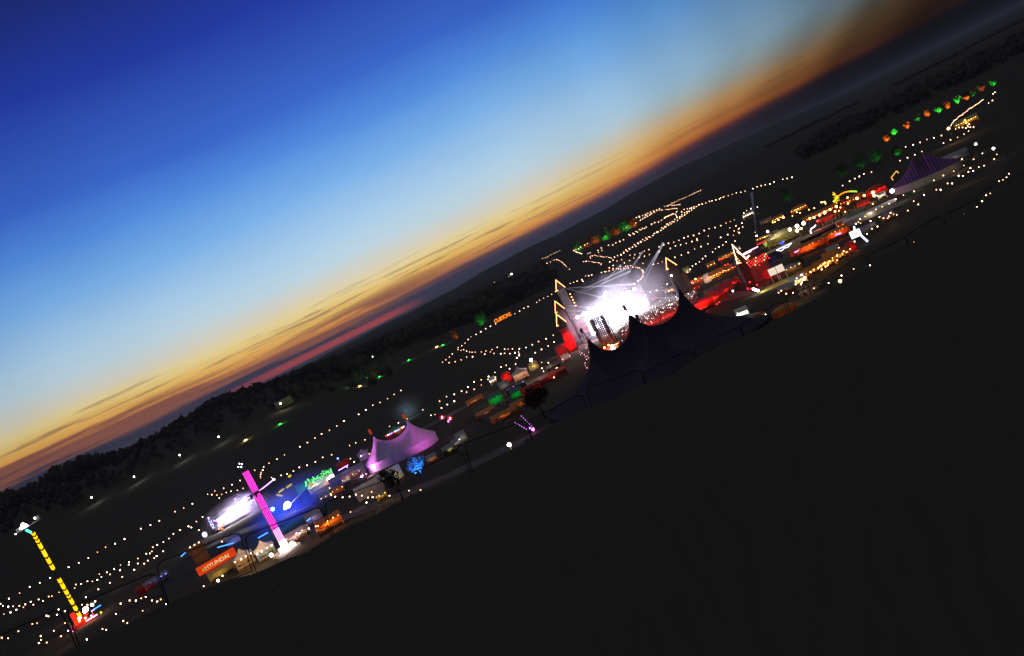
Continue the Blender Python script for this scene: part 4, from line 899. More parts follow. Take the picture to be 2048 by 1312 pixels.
# ------------------------------------------------------------------ orange banner booth (inflated sign) with lettering
def text_mesh(s, size, mat, parent, loc, rot, name='lettering', ext=.04):
    cu = bpy.data.curves.new(name, 'FONT'); cu.body = s; cu.size = size; cu.extrude = ext; cu.align_x = 'CENTER'; cu.align_y = 'CENTER'; cu.offset = .02 * size
    o = bpy.data.objects.new(name, cu); COL.objects.link(o); dg = bpy.context.evaluated_depsgraph_get(); me = bpy.data.meshes.new_from_object(o.evaluated_get(dg))
    bpy.data.objects.remove(o); me.materials.clear(); me.materials.append(mat)
    q = bpy.data.objects.new(name, me); COL.objects.link(q); q.parent = parent; q.location = loc; q.rotation_euler = rot
    return q
BANN = glow('backlit orange vinyl', (.80, .055, .006), .85); BANW = glow('backlit cream letters', (1, .62, .25), 1.0); LEAFG = glow('backlit green mark', (.45, .55, .03), .8)
b = P(448, 1151); T = thing('banner_booth', 'booth under a long backlit orange banner with cream lettering', 'booth', b, face(b))
m = MB(); vs = []; fs = []
prof_ = [(.55 * math.cos(a), 5.25 + 1.42 * math.sin(a)) for a in [2 * math.pi * k / 20 for k in range(20)]]
prof_ = [(.6 * (1 if math.cos(a) > 0 else -1) * abs(math.cos(a)) ** .35, 5.25 + 1.42 * (1 if math.sin(a) > 0 else -1) * abs(math.sin(a)) ** .35) for a in [2 * math.pi * k / 28 for k in range(28)]]
for j, x in enumerate((-6.5, -6.35, 6.35, 6.5)):
    s_ = .9 if j in (0, 3) else 1
    vs += [(x, a * s_, 5.25 + (c - 5.25) * s_) for a, c in prof_]
for j in range(3):
    for i in range(28): fs.append((j * 28 + i, j * 28 + (i + 1) % 28, (j + 1) * 28 + (i + 1) % 28, (j + 1) * 28 + i))
fs += [tuple(range(28)), tuple(range(84, 112))]
m.add(vs, fs, True).build('banner', BANN, T)
text_mesh('HYUNDAI', 1.85, BANW, T, (.1, -.66, 5.2), (R(90), 0, 0))
mk = MB().ball((-4.6, -.6, 5.2), .42, (1, .25, 1.1)); mk.build('green_mark', LEAFG, T)
MB().add(gable_mb(9, 5, 2.6, 3.6).v, gable_mb(9, 5, 2.6, 3.6).f).build('canopy', CANVY, T)
MB().box((0, 2.4, 1.2), (9, .1, 2.6)).build('wall', CANVY, T)
MB().box((0, -1.6, .5), (7, .6, 1.05)).build('counter', WOOD, T)
for x in (-6.1, 6.1): MB().bar((x, 0, -.3), (x, 0, 3.9), .12).build('post', DARKM, T)
light('lamp_light', 'POINT', (-1, -.6, 2.2), (1, .6, .15), 320, T, .3)
lamp(436, 1161, 2.2, .55, WHITE, 'low white lamp in front of the orange banner booth', YC, 60)
# stacked plywood boxes behind it
b = P(416, 1140); T = thing('scaffold_stack', 'tall stack of two plywood clad boxes behind the orange banner booth', 'clad tower', b, face(b))
MB().box((0, 0, 8.6), (5.2, 3, 3.2)).build('upper_box', WOOD, T); MB().box((0, 0, 5.1), (5.2, 3, 3.3)).build('lower_box', WOOD, T)
for sx in (-2.4, 2.4):
    for sy in (-1.3, 1.3): MB().bar((sx, sy, -.2), (sx, sy, 3.5), .08).build('leg', DARKM, T)
for x in (-1.6, 0, 1.6): MB().ball((x, -1.6, 10.5), .2).build('lamp', WARM, T)
light('lamp_light', 'POINT', (0, -7, 6), OR, 260, T, .5)

# ------------------------------------------------------------------ rides
def drop_tower():
    b = P(573, 1103); T = thing('drop_tower', 'tall drop tower ride lit with vertical magenta tubes', 'thrill ride', b, face(b, .25))
    H = 29.5; m = MB()
    for sx in (-.75, .75):
        for sy in (-.75, .75): m.bar((sx, sy, 0), (sx, sy, H), .12, n=6)
    for k in range(24):
        z = k * H / 24; dz = H / 24
        for a, c in (((-.75, -.75), (.75, -.75)), ((.75, -.75), (.75, .75)), ((.75, .75), (-.75, .75)), ((-.75, .75), (-.75, -.75))): m.bar((a[0], a[1], z), (c[0], c[1], z + dz), .05, n=4)
    m.build('lattice_mast', STEEL, T)
    M1 = glow('magenta tube', (1, .004, .55), 1.0); M2 = glow('magenta tube core', (1, .13, .78), 1.5); M3 = glow('pale pink tube', (1, .55, .85), 2.6)
    for z0, z1, mm, mc in ((21.6, 28.6, M1, M2), (15.6, 20.6, M1, M2), (8.6, 15.2, M1, M2), (4.2, 8.2, M2, M3), (1.2, 4.0, M3, WHITE)):
        for sy in (-1.05,):
            MB().box((0, -1.0, (z0 + z1) / 2), (2.0, .06, z1 - z0)).build('light_panel', mm, T)
            for x in (-.85, -.3, .3, .85): MB().box((x, -1.08, (z0 + z1) / 2), (.13, .07, z1 - z0)).build('light_tube', mc, T)
        MB().box((1.05, 0, (z0 + z1) / 2), (.06, 1.9, z1 - z0)).build('side_light_panel', mm, T)
    cap = MB().box((0, 0, H + .2), (2.4, 2.4, .5)).bar((0, 0, H), (0, 0, H + 2.0), .08); cap.build('mast_head', DARKM, T)
    for x, z in ((-.9, H + 1.4), (-.2, H + 2.2), (.4, H + 1.7), (-.1, H + 1.0)): MB().ball((x, 0, z), .13).build('head_lamp', COOL, T)
    g = MB()
    for k in range(24): a = k * math.pi / 12; c = (k + 1) * math.pi / 12; g.bar((2.2 * math.cos(a), 2.2 * math.sin(a), 21.1), (2.2 * math.cos(c), 2.2 * math.sin(c), 21.1), .18)
    g.build('gondola_ring', DARKM, T)
    for k in range(10):
        a = k * math.pi / 5; MB().box((2.7 * math.cos(a), 2.7 * math.sin(a), 20.6), (.5, .5, 1.1), a).build('seat', DARKM, T)
    for s_ in (-1, 1):
        MB().bar((s_ * 1.2, -.6, 21.1), (s_ * 6.3, -1.2, 21.1 + s_ * .9), .16).build('arm_tube', VIOL, T); MB().ball((s_ * 6.6, -1.2, 21.1 + s_ * .95), .32).build('arm_lamp', COOL, T)
    MB().box((0, 0, .35), (8, 8, .9)).box((0, -1.5, 1.3), (4.6, .3, 1.4)).build('base', CANVW, T)
    for x in (-2.4, 2.3): MB().box((x, -2.6, 1.7), (.9, .9, 1.8)).build('booth', CANVW, T)
    light('lamp_light', 'POINT', (-1, -5.5, 3), (1, .8, .85), 900, T, .4)
    light('lamp_light', 'POINT', (0, -4, 14), (1, .1, .7), 900, T, 1)
    for x, z in ((-1.4, 2.6), (.3, 3.0), (1.6, 2.2), (-.4, 1.5), (2.4, 1.2)): MB().ball((x, -3.2, z), .3).build('base_lamp', WHITE, T)
drop_tower()
def booster():
    b = P(168, 1247); T = thing('booster_ride', 'slender swing tower ride with glowing yellow chevrons and a white lit head', 'thrill ride', b, face(b))
    H = 39.5; YE = glow('yellow chevron', (1, .46, .0), 2.4); lean = -.2
    def at(z): return (lean * z / H, 0, z)
    MB().bar(at(0), at(H), .45, .3, 8).build('boom', DARKM, T)
    segs = [(2.4, 4.5), (5.6, 7.6), (8.3, 10.4), (11.1, 11.9), (12.5, 14.2), (14.9, 17.0), (17.5, 19.2), (23.2, 25.1), (25.8, 28.0), (28.7, 31.5), (32.2, 34.3), (34.9, 35.8), (36.4, 37.4), (38.0, 38.9)]
    hw = .62
    for z0, z1 in segs:
        m = MB(); s_ = .5
        for x0, x1 in ((-hw, 0), (0, hw)):
            e = s_ if x0 < 0 else -s_
            vs = [(x0, -.5, z0 + (s_ if x0 < 0 else 0)), (x1, -.5, z0 + (0 if x0 < 0 else s_)), (x1, -.5, z1 + (0 if x0 < 0 else s_) - .1), (x0, -.5, z1 + (s_ if x0 < 0 else 0) - .1)]
            vs2 = [(x, .4, z) for x, y, z in vs]
            m.add([(x + lean * z / H, y, z) for x, y, z in vs + vs2], [(0, 1, 2, 3), (7, 6, 5, 4), (0, 4, 5, 1), (1, 5, 6, 2), (2, 6, 7, 3), (3, 7, 4, 0)])
        m.build('chevron_light', YE, T)
    hx = lean
    MB().bar((hx - .4, -.3, H), (hx - 1.5, -.3, H + 1.9), .42, n=8).build('neck_light', glow('cyan neck', (.1, .95, .75), 2.5), T)
    MB().bar((hx - 3.5, 0, H + 2.4), (hx + 3.6, 0, H + 3.0), .22, n=8).build('cross_arm', STEEL, T)
    for s_, q in ((-1, 2.1), (1, 3.2)):
        x = hx + s_ * 3.4
        MB().box((x, 0, H + q + .1), (1.8, 1.3, .3)).box((x, .5, H + q + .9), (1.8, .2, 1.4)).build('gondola', STEEL, T)
    for dx, dz, r in ((-1.7, 3.7, .75), (-2.5, 3.2, .45), (-.9, 3.4, .5), (2.7, 4.3, .3), (-1.4, 4.4, .4), (-4.9, 2.2, .22)): MB().ball((hx + dx, -.6, H + dz), r).build('head_lamp', WHITE, T)
    MB().ball((hx - .3, -.5, H + 2.9), .3).build('head_lamp', VIOL, T)
    light('lamp_light', 'POINT', (hx - 1, -2.2, H + 3.6), (1, 1, .6), 350, T, .4)
    RB = surf('red ride cladding', (.6, .04, .02), .6, .2, 1)
    MB().bar((0, 1.5, 0), (0, .4, 5), 1.1, .5, 8).build('pedestal', RB, T)
    MB().box((0, 0, .5), (9, 6, 1.1)).build('base', RB, T)
    MB().box((-1.8, -.4, 3.0), (1.6, 1.2, 5.4), 0).build('red_fin', glow('red fin', (1, .035, .01), 1.3), T)
    for k, (x, z, w_) in enumerate(((-1.0, 1.7, 3.4), (.8, 2.2, 2.6), (2.0, 3.2, 1.6))): MB().box((x, -3.2, z), (w_, .2, 1.1)).build('red_light_panel', glow('red fin', (1, .035, .01), 1.3), T)
    for x, z, r, mt in ((2.6, 4.8, .95, COOL), (2.0, 4.3, .6, WHITE), (-.4, 3.1, .5, COOL), (5.1, 5.0, .62, glow('pale yellow lamp', (1, .95, .45), 6)), (1.2, 2.0, .35, AMBER), (-.9, 2.2, .35, AMBER), (3.2, 1.6, .3, PINKB), (-4.2, -.2, .35, VIOL), (6.4, .8, .35, YELL)): MB().ball((x, -3.5, z), r).build('base_lamp', mt, T)
    MB().box((6.2, -3.2, 3.2), (2.6, .2, .35), 0).build('blue_tube', glow('blue tube', (.05, .25, 1), 4), T)
    MB().box((4.5, -3.2, 3.0), (1.2, .2, .3), 0).build('violet_tube', VIOL, T)
    MB().box((3.0, -3.6, .9), (4.2, .2, .3), 0).build('pink_tube', PINKB, T)
    for x in (-4, 4): MB().bar((x, -2.6, -.2), (x, -2.6, 3.4), .1).build('post', STEEL, T)
    for x in (-5, -3): MB().bar((x, -3, 0), (x - 1.5, -3.6, 2.2), .09).build('ramp_rail', STEEL, T)
    light('lamp_light', 'POINT', (1.5, -6, 3.5), (1, .2, .12), 1800, T, .4)
    light('lamp_light', 'POINT', (2.6, -5, 5.5), (1, .9, .9), 300, T, .4)
booster()
def spinner():
    b = P(606, 1012); T = thing('spinner_ride', 'spinning arm ride with yellow petal gondolas behind the pink drop tower', 'thrill ride', b, face(b))
    MB().bar((0, 0, 0), (0, 0, 8), .5, .3, 8).build('mast', DARKM, T); MB().box((0, 0, .3), (6, 6, .7)).build('base', DARKM, T)
    MB().bar((-4.5, -1, 3.2), (6.2, 0, 6.2), .16).build('boom', CANVW, T)
    yl = glow('lit yellow petal', (.85, .62, .03), .9)
    for (x, z, a, L_) in ((-4.6, 9.7, R(8), 3.0), (-1.2, 9.9, R(8), 3.0), (-6.0, 8.4, R(-42), 2.9)):
        m = MB(); d = Vector((math.cos(a), 0, math.sin(a)))
        m.ball((0, 0, 0), 1, (L_ / 2, .35, .38)); mt_ = Matrix.Rotation(-a, 3, 'Y'); m.v = [tuple(mt_ @ Vector(v) + Vector((x, -.4, z))) for v in m.v]
        m.build('petal_gondola', yl, T)
    MB().ball((6.6, 0, 6.0), .95, (1, .6, 1)).build('tip_gondola', yl, T); MB().ball((0.8, 0, 13.2), .62, (1.2, 1, .8)).build('yellow_globe', yl, T)
    MB().bar((-.3, 0, 7.5), (.8, 0, 13), .06).build('globe_stem', DARKM, T)
    MB().ball((-5.0, -1.2, 3.6), 1.35).build('white_lamp', WHITE, T); MB().ball((-6.4, -1.2, 2.9), .6).build('white_lamp', COOL, T)
    light('lamp_light', 'POINT', (-5, -3.4, 4), (1, .95, .9), 1500, T, .6)
spinner()
# blue tubes on the fairground
for x0, y0, x1, y1, h, mt, lb in [(435, 1095, 467, 1086, 3, 'b', 'long blue light tube above the orange banner booth'), (516, 1076, 536, 1065, 3, 'b', 'blue light tube left of the pink drop tower'), (362, 1113, 371, 1105, 3, 'b', 'short blue light tube left of the plywood boxes'), (614, 1042, 621, 1036, 3, 'b', 'short blue light tube above the orange food stall'),
                                 (677, 941, 696, 930, 6, 'v', 'violet light tube at the right end of the green neon sign'), (1589, 505, 1597, 501, 5, 'v', 'short violet tube beside the long red bars'), (1671, 470, 1682, 466, 5, 'v', 'violet tube on the right red bar')]:
    a, c = P(x0, y0, h), P(x1, y1, h); md = (a + c) / 2
    T = thing('light_tube', lb, 'light tube', md, 0, 'coloured light tubes on the fairground')
    BT = glow('blue tube', (.05, .25, 1), 4)
    MB().bar((a - md) + Vector((0, 0, h)), (c - md) + Vector((0, 0, h)), .16).build('tube', BT if mt == 'b' else VIOL, T)
    for q in (a, c): MB().bar((q - md) + Vector((0, 0, -.2)), (q - md) + Vector((0, 0, h - .15)), .06).build('post', DARKM, T)
# fairground floor lights: deep blue wash
for x, y, pw_ in ((560, 1040, 5000), (600, 1035, 3500)):
    pass

def signstand(px, py, label, build):
    b = P(px, py); T = thing('lit_sign', label, 'lit sign', b, face(b)); build(T); return T
def s1(T):
    MB().box((0, .12, 5.2), (1.2, .14, 6.2)).build('sign_board', DARKM, T)
    for i, ch in enumerate('PUNK'): text_mesh(ch, 1.75, glow('sign blue white', (.45, .42, 1), 3.2), T, (0, -.02, 7.4 - i * 1.5), (R(90), 0, 0))
    MB().bar((0, .2, -.2), (0, .2, 2.2), .12).build('post', DARKM, T)
signstand(433, 1066, 'vertical blue white letter sign left of the side stage', s1)
def s2(T):
    MB().box((0, .15, 4.6), (15.5, .2, 4.2)).build('sign_board', DARKM, T)
    for i, ch in enumerate('OUBTOAS'): text_mesh(ch, 4.4, glow('sign orange', (1, .22, .01), 1.6), T, ((i - 3) * 2.15, -.05, 4.6), (R(90), 0, 0))
    for sx in (-6, 6): MB().bar((sx, .3, -.2), (sx, .3, 3), .15).build('post', DARKM, T)
signstand(1011, 645, 'row of big orange letters standing at the edge of the meadow', s2)
def s3(T):
    MB().ball((0, 0, 4.4), 1.15, (.9, .5, 1.1)).build('sign_globe', glow('white globe sign', (.75, .6, 1), 2), T); MB().bar((0, 0, -.2), (0, 0, 3), .12).build('post', DARKM, T)
signstand(419, 1087, 'small white lit globe sign below the vertical letter sign', s3)
def s4(T):
    m = MB().add([(-1.2, 0, 3.5), (1.0, 0, 2.6), (1.0, 0, 4.8), (-1.2, .25, 3.5), (1.0, .25, 2.6), (1.0, .25, 4.8)], [(0, 1, 2), (5, 4, 3), (0, 3, 4, 1), (1, 4, 5, 2), (2, 5, 3, 0)]); m.build('red_arrow', glow('red arrow', (1, .04, .03), 1.6), T)
    MB().bar((0, .1, -.2), (0, .1, 3), .1).build('post', DARKM, T)
    for x, z in ((-.7, 3.6), (.3, 4.1), (.3, 3.2)): MB().ball((x, -.1, z), .2).build('bulb', ROOFB, T)
signstand(449, 1071, 'red arrow shaped sign with bulbs left of the pink drop tower', s4)
def s5(T):
    W_ = glow('figure sign white', (.6, .68, 1), 3); h = 7
    MB().box((0, 0, 4.9), (3.6, .4, 2.6)).build('sign_panel', W_, T); MB().bar((1.3, -.1, 4), (2.6, -.1, .6), .35).build('leg', W_, T); MB().bar((.2, -.1, 6), (.6, -.1, 7.6), .3).build('finial', W_, T)
    MB().box((.2, -.3, 4.9), (1.4, .2, 1.3)).build('sign_face', glow('peach', (1, .6, .4), 1.4), T)
    MB().bar((-1.2, .1, -.2), (-1.2, .1, 4), .12).build('post', DARKM, T)
signstand(1722, 492, 'blue white figure sign with one slanting leg at the right', s5)
def s6(T):
    m = MB()
    m.path([(-1.8, 0, 3), (-1.7, 0, 4.6), (-1.0, 0, 5.5), (.4, 0, 5.7), (1.4, 0, 6.2)], .2); m.build('neon_squiggle', glow('neon white', (1, .9, .95), 4), T); MB().bar((0, .2, -.2), (0, .2, 5.4), .1).build('post', DARKM, T)
signstand(1637, 478, 'white neon squiggle above the long black shed', s6)
def s7(T):
    m = MB(); m.path([(-3.4, 0, 4.4), (-1.5, 0, 3.2), (0, 0, 3.9), (1.4, 0, 3.5), (3.6, 0, 4.6), (-3.4, 0, 4.4)], .2); m.build('neon_squiggle', glow('neon cool', (.85, .9, 1), 2.2), T)
    MB().ball((0, 0, 6.4), .7, (1.6, .5, .8)).build('blue_lamp', glow('blue patch', (.03, .08, 1), 2), T)
    for x in (-2, 2): MB().bar((x, .2, -.2), (x, .2, 3.6), .08).build('post', DARKM, T)
signstand(1576, 512, 'pale neon boat outline sign with a blue lamp left of the red bars', s7)
def s8(T):
    yg = glow('yellow green neon', (.75, .75, .01), 1.6); og = glow('orange neon', (1, .3, .01), 1.6)
    pts = [(-6 + k * 1.5, 0, 5.5 + 2.2 * math.sin(math.pi * k / 8)) for k in range(9)]
    MB().path(pts[:3], .4).build('arch_tube', yg, T); MB().path(pts[2:7], .35).build('arch_tube', og, T); MB().path(pts[6:], .4).build('arch_tube', glow('lime neon', (.4, 1, .05), 1.5), T)
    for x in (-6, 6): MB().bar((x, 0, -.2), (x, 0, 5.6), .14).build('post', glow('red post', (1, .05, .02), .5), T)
signstand(1699, 413, 'green, orange and yellow neon arch over the orange street', s8)
def s9(T):
    m = MB(); rr = random.Random(5)
    for k in range(22):
        a = rr.uniform(0, 6.28); z = rr.uniform(3, 9); r = (10 - z) * .35
        m.bar((0, 0, z), (r * math.cos(a), r * math.sin(a), z + rr.uniform(-.4, .8)), .14)
    m.build('light_branches', glow('yellow neon', (.95, .62, .02), 2), T); MB().bar((0, 0, -.2), (0, 0, 9), .15).build('post', DARKM, T)
signstand(1680, 416, 'yellow tree frame of light branches in the orange street', s9)
def s10(T):
    m = MB(); m.path([(-1.6, 0, 2.6), (-1.9, 0, 4.2), (1.4, 0, 6.2), (2.0, 0, 4.8)], .22); m.build('frame_tube', glow('amber frame', (1, .5, .08), 1.4), T); MB().bar((0, .1, -.2), (0, .1, 4.6), .1).build('post', DARKM, T)
signstand(1797, 367, 'open amber light frame left of the far striped big top', s10)
def s11(T):
    V = glow('pink bulb line', (.9, .25, 1), 2.5)
    for (x0, z0, x1, z1) in ((-2.8, 5.4, -.2, 1.4), (-.2, 6.4, 1.5, 1.4)):
        for k in range(7): t = k / 6; MB().ball((x0 + (x1 - x0) * t, 0, z0 + (z1 - z0) * t), .13).build('bulb', V, T)
    m = MB(); m.bar((-2.8, 0, 5.6), (0, 0, -.2), .07); m.bar((-.2, 0, 6.6), (2, 0, -.2), .07); m.bar((-3, 0, 5.4), (0, 0, 6.4), .07); m.build('frame', DARKM, T)
    MB().ball((1.2, -.4, 1.1), .5).build('base_lamp', MAGL, T); MB().ball((.4, -.3, 1.9), .3).build('base_lamp', VIOL, T)
    light('lamp_light', 'POINT', (1, -1.5, 1.2), (.7, .2, 1), 120, T, .3)
signstand(1062, 868, 'leaning frame of small violet bulbs on the dark slope', s11)

# double screen on its lit apron
b = P(1563, 563); T = thing('twin_screen', 'pair of square cream lit screens standing over a yellow lit apron', 'screen', b, face(b, .0))
SC = glow('screen cream', (.92, .72, .56), 1.0)
for x in (-1.45, 1.45):
    o = MB().box((x, 0, 4.7), (2.7, .15, 2.7)).build('screen', SC, T)
    MB().box((x, .12, 4.7), (2.85, .1, 2.85)).build('screen_frame', DARKM, T)
for x in (-.35, .35, 2.7, -2.7): MB().bar((x, .1, -.2), (x, .1, 3.4), .07).build('post', CANVW, T)
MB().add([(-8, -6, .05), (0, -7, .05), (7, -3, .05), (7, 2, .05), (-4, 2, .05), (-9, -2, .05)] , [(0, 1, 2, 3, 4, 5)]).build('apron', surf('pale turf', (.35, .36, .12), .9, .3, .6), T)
light('lamp_light', 'POINT', (-7, -5.5, 2.0), (1, .9, .35), 700, T, .4); light('lamp_light', 'POINT', (3, -5, 3), (1, .85, .4), 260, T, .4)
for x, z in ((-9.5, 1.6), (-8.8, 1.0), (-10, 2.2)): MB().ball((x, -4, z), .42).build('edge_lamp', WHITE, T)

# green neon bar
b = P(648, 977); T = thing('neon_bar', 'bar with tangled green neon lettering over a bright cream canopy', 'bar', b, face(b))
MB().add(gable_mb(12, 5, 3.0, 4.6).v, gable_mb(12, 5, 3.0, 4.6).f).build('canopy', CANVW, T)
MB().box((0, 2.4, 1.5), (12, .1, 3)).build('wall', CANVW, T); MB().box((0, -2, .5), (10, .6, 1.1)).build('counter', WOOD, T)
m = MB(); rr = random.Random(2)
for k in range(9):
    cx = -5.6 + k * 1.4; z = 5.8 + .5 * math.sin(k * 2.3); r = .75
    for q in range(7): m.bar((cx + rr.uniform(-r, r), -2.3, z + rr.uniform(-1.1, 1.1)), (cx + rr.uniform(-r, r), -2.3, z + rr.uniform(-1.1, 1.1)), .075, n=5)
m.build('neon_lettering', glow('green neon', (.14, 1, .16), 3.4), T)
MB().box((0, -2.1, 5.6), (12.5, .06, .2)).box((0, -2.1, 6.6), (12.5, .06, .2)).build('sign_rail', DARKM, T)
MB().add([(-11, -1, 3), (-6.5, -1, 3.4), (-6.5, 3, 6.2), (-10, 3, 6.6)], [(0, 1, 2, 3)]).build('mesh_sail', CANVN, T)
MB().box((-10.9, -1, 1.5), (.1, .1, 3.2)).build('post', DARKM, T)
MB().box((3.4, -2.7, 2.7), (1.4, .15, 1.6)).build('lit_menu', WHITE, T); MB().box((5.3, -2.7, 3.1), (1.1, .15, 1.8)).build('lit_menu', WHITE, T)
MB().box((2.0, -2.8, 1.9), (1.8, .1, .7)).build('red_sign', glow('red sign', (1, .1, .06), 1.8), T)
light('lamp_light', 'POINT', (-2.5, -4.5, 4.0), (1, .9, .62), 900, T, .4); light('lamp_light', 'POINT', (1, -1, 2.6), (1, .8, .5), 250, T, .4)
light('lamp_light', 'POINT', (-7, -3, 5.5), (.05, 1, .3), 500, T, .4)

# ------------------------------------------------------------------ towers, castle stage
def spire(T, x, y, z0, zt, w, roofh, wallm, bulbs=ROOFB, br=.17, lit=None, name='tower'):
    """square tower from z0 to zt with pyramid roof, outlined by edge bulbs"""
    m = MB(); m.box((x, y, (z0 + zt) / 2), (w, w, zt - z0)); m.box((x, y, zt - .15), (w + .5, w + .5, .35)); tw = m.build(name, wallm, T)
    win = MB()
    for k in range(int((zt - z0) / 4)): win.box((x, y - w / 2 - .03, z0 + 2.4 + k * 4), (.7, .12, 1.5))
    if win.v: win.build('window', DARKM, tw)
    h = w / 2 + .25; ap = (x, y, zt + roofh)
    MB().add([(x - h, y - h, zt), (x + h, y - h, zt), (x + h, y + h, zt), (x - h, y + h, zt), ap], [(0, 1, 4), (1, 2, 4), (2, 3, 4), (3, 0, 4), (3, 2, 1, 0)]).build('roof', SCEN, T)
    for (a, c) in (((x - h, y - h, zt), ap), ((x + h, y - h, zt), ap), ((x + h, y + h, zt), ap), ((x - h, y - h, zt), (x - h + .8, y - h, zt)), ):
        n_ = max(3, int((Vector(a) - Vector(c)).length / .42)); q = MB()
        for k in range(n_ + 1): p = Vector(a).lerp(Vector(c), k / n_); q.ball((p.x, p.y - .12, p.z + .1), br, nu=6, nv=4)
        q.build('edge_lights', bulbs, T)
def shaft(name, col, st):  # glowing volume: a beam's light put into the cone itself
    m = bpy.data.materials.new(name); m.use_nodes = True; t = m.node_tree; t.nodes.clear()
    v = t.nodes.new('ShaderNodeVolumePrincipled'); v.inputs['Density'].default_value = .002; v.inputs['Emission Color'].default_value = (*col, 1); v.inputs['Emission Strength'].default_value = st
    o = t.nodes.new('ShaderNodeOutputMaterial'); t.links.new(v.outputs[0], o.inputs['Volume']); return m
def castle():
    b = P(1205, 668); Y = b.y
    T = thing('castle_stage', 'castle shaped main stage with bulb outlined spires and blazing white light', 'concert stage', b, face(b, 0))
    def X(u, y=0): return (u / FPX * (b.y + y)) - b.x
    def Z(v, y=0): return 50 + (v - 115) / FPX * (b.y + y) * 1.0 - b.z
    T.rotation_euler = (0, 0, 0)
    spire(T, X(121, 14), 14, 0, Z(27, 14), 4.2, 5.0, SCEN)
    spire(T, X(101, 2), 2, 0, Z(-11, 2), 4.4, 5.0, SCEN)
    spire(T, X(92, -8), -8, 0, Z(-36, -8), 4.4, 5.0, SCEN)
    light('lamp_light', 'SPOT', (X(92, -8) - 2, -20, 1), (1, .004, .003), 60000, T, .5, spot=R(42), blend=.8, aim=(X(92, -8), -8, 6))
    light('lamp_light', 'SPOT', (X(110, -8) + 3, -14, 1), (1, .05, .03), 14000, T, .5, spot=R(60), blend=.7, aim=(X(101), 2, 12))
    MB().box((X(92, -8), -10.3, 6.2), (4.1, .12, 11.5)).build('flood_red_panel', surf('floodlight red paint', (.50, .03, .025), .8, .3, 1), T)  # panel painted in the red that the floodlight throws on this tower
    # annexe lit red beside the tower
    MB().box((X(70, -6), -6, 2.6), (5.5, 4, 5.2)).build('annexe', STONE, T); light('lamp_light', 'POINT', (X(70, -6), -12, 2), (1, .008, .006), 1500, T, .4)
    # walls of the stage set
    m = MB(); m.box((X(190, 6), 6, 5.5), (36, 2, 11)); 
    for k in range(12): m.box((X(190, 6) - 17 + k * 3.1, 6, 11.7), (1.6, 2.0, 1.6))
    m.build('castle_wall', SCEN, T)
    LED = glow('led wall', (.95, .90, 1.0), 1.05, True)
    for k in range(5): MB().box((X(178, 3) - 8 + k * 4.4, 4.7, 6.2 + (k % 3) * .5), (3.4, .3, (6.5, 9, 10.5, 9.5, 7)[k])).build('led_screen', LED, T)
    MB().box((X(185), 0, .8), (34, 12, 1.7)).build('stage_deck', DARKM, T)
    tr = MB()
    for z in (14, 15): tr.bar((X(120), -4, z), (X(255), -4, z), .12)
    for k in range(30): tr.bar((X(120) + k * 1.13, -4, 14 + (k % 2)), (X(120) + (k + 1) * 1.13, -4, 14 + (k + 1) % 2), .06, n=4)
    tr.build('lighting_truss', DARKM, T)
    for k in range(10): MB().ball((X(126) + k * 3.4, -4.6, 13.2), .75).build('stage_lamp', COOL, T)
    for k in range(8): MB().ball((X(140) + k * 3.2, -5, 3 + (k % 3) * 2.2), .9).build('stage_lamp', COOL, T)
    for k in range(5): MB().ball((X(134, 10), 8, Z(10, 10) - k * 1.6), .28).build('bulb', ROOFB, T)
    # side tower at right of the stage
    MB().box((X(262), 2, 7), (4, 4, 14)).build('side_tower', SCEN, T)
    # light sources in the smoke
    for x, y, z, p, c in ((150, -6, 12, 15000, (.93, .88, 1)), (185, -8, 9, 21000, (1, .93, 1)), (215, -8, 8, 21000, (.93, .94, 1)), (165, -10, 3, 11000, (.74, .84, 1)), (245, -8, 6, 12000, (.95, .90, 1)), (122, -6, 14, 2500, (1, .4, .5)), (128, -10, 7, 5000, (1, .06, .2)), (200, -4, 17, 11000, (.80, .75, 1))):
        light('lamp_light', 'POINT', (X(x, y), y, z), c, p, T, .8)
    BEAM = shaft('beam light', (.78, .78, 1), .42)
    # beams: self-glowing volume cones, the scattered light put into their shape
    for (u0, v0, u1, v1, p) in ((133, 22, 230, -60, 60000), (131, 24, 260, -30, 50000), (140, 6, 262, 6, 60000), (140, 2, 262, -2, 60000), (118, -8, 180, -45, 30000), (112, -16, 172, -50, 30000), (100, -62, 165, -58, 40000), (102, -64, 160, -80, 40000), (255, -40, 330, 10, 60000), (262, -48, 345, 20, 60000), (255, -44, 330, -78, 50000), (258, -62, 325, -92, 50000), (230, -20, 300, 22, 60000), (180, -10, 250, 18, 60000)):
        a = Vector((X(u0, -9), -9, Z(v0, -9))); c = Vector((X(u1, -9), -12, Z(v1, -9)))
        MB().bar(a, c, .14, .14 + (c - a).length * .016, 10).build('light_beam', BEAM, T)
        MB().box(a + Vector((0, .6, 0)), (.5, .5, .5)).build('beam_lamp', DARKM, T)
    S_ = smoke('stage smoke', .046, (.88, .84, 1), .08, .38, .62)
    m = MB(); m.box((0, 0, 0), (84, 50, 50)); sm = m.build('smoke', S_); sm.location = (b.x + X(226, -10) , b.y - 10, b.z + 13.0); tag(sm, kind='stuff')
    return T
castle()
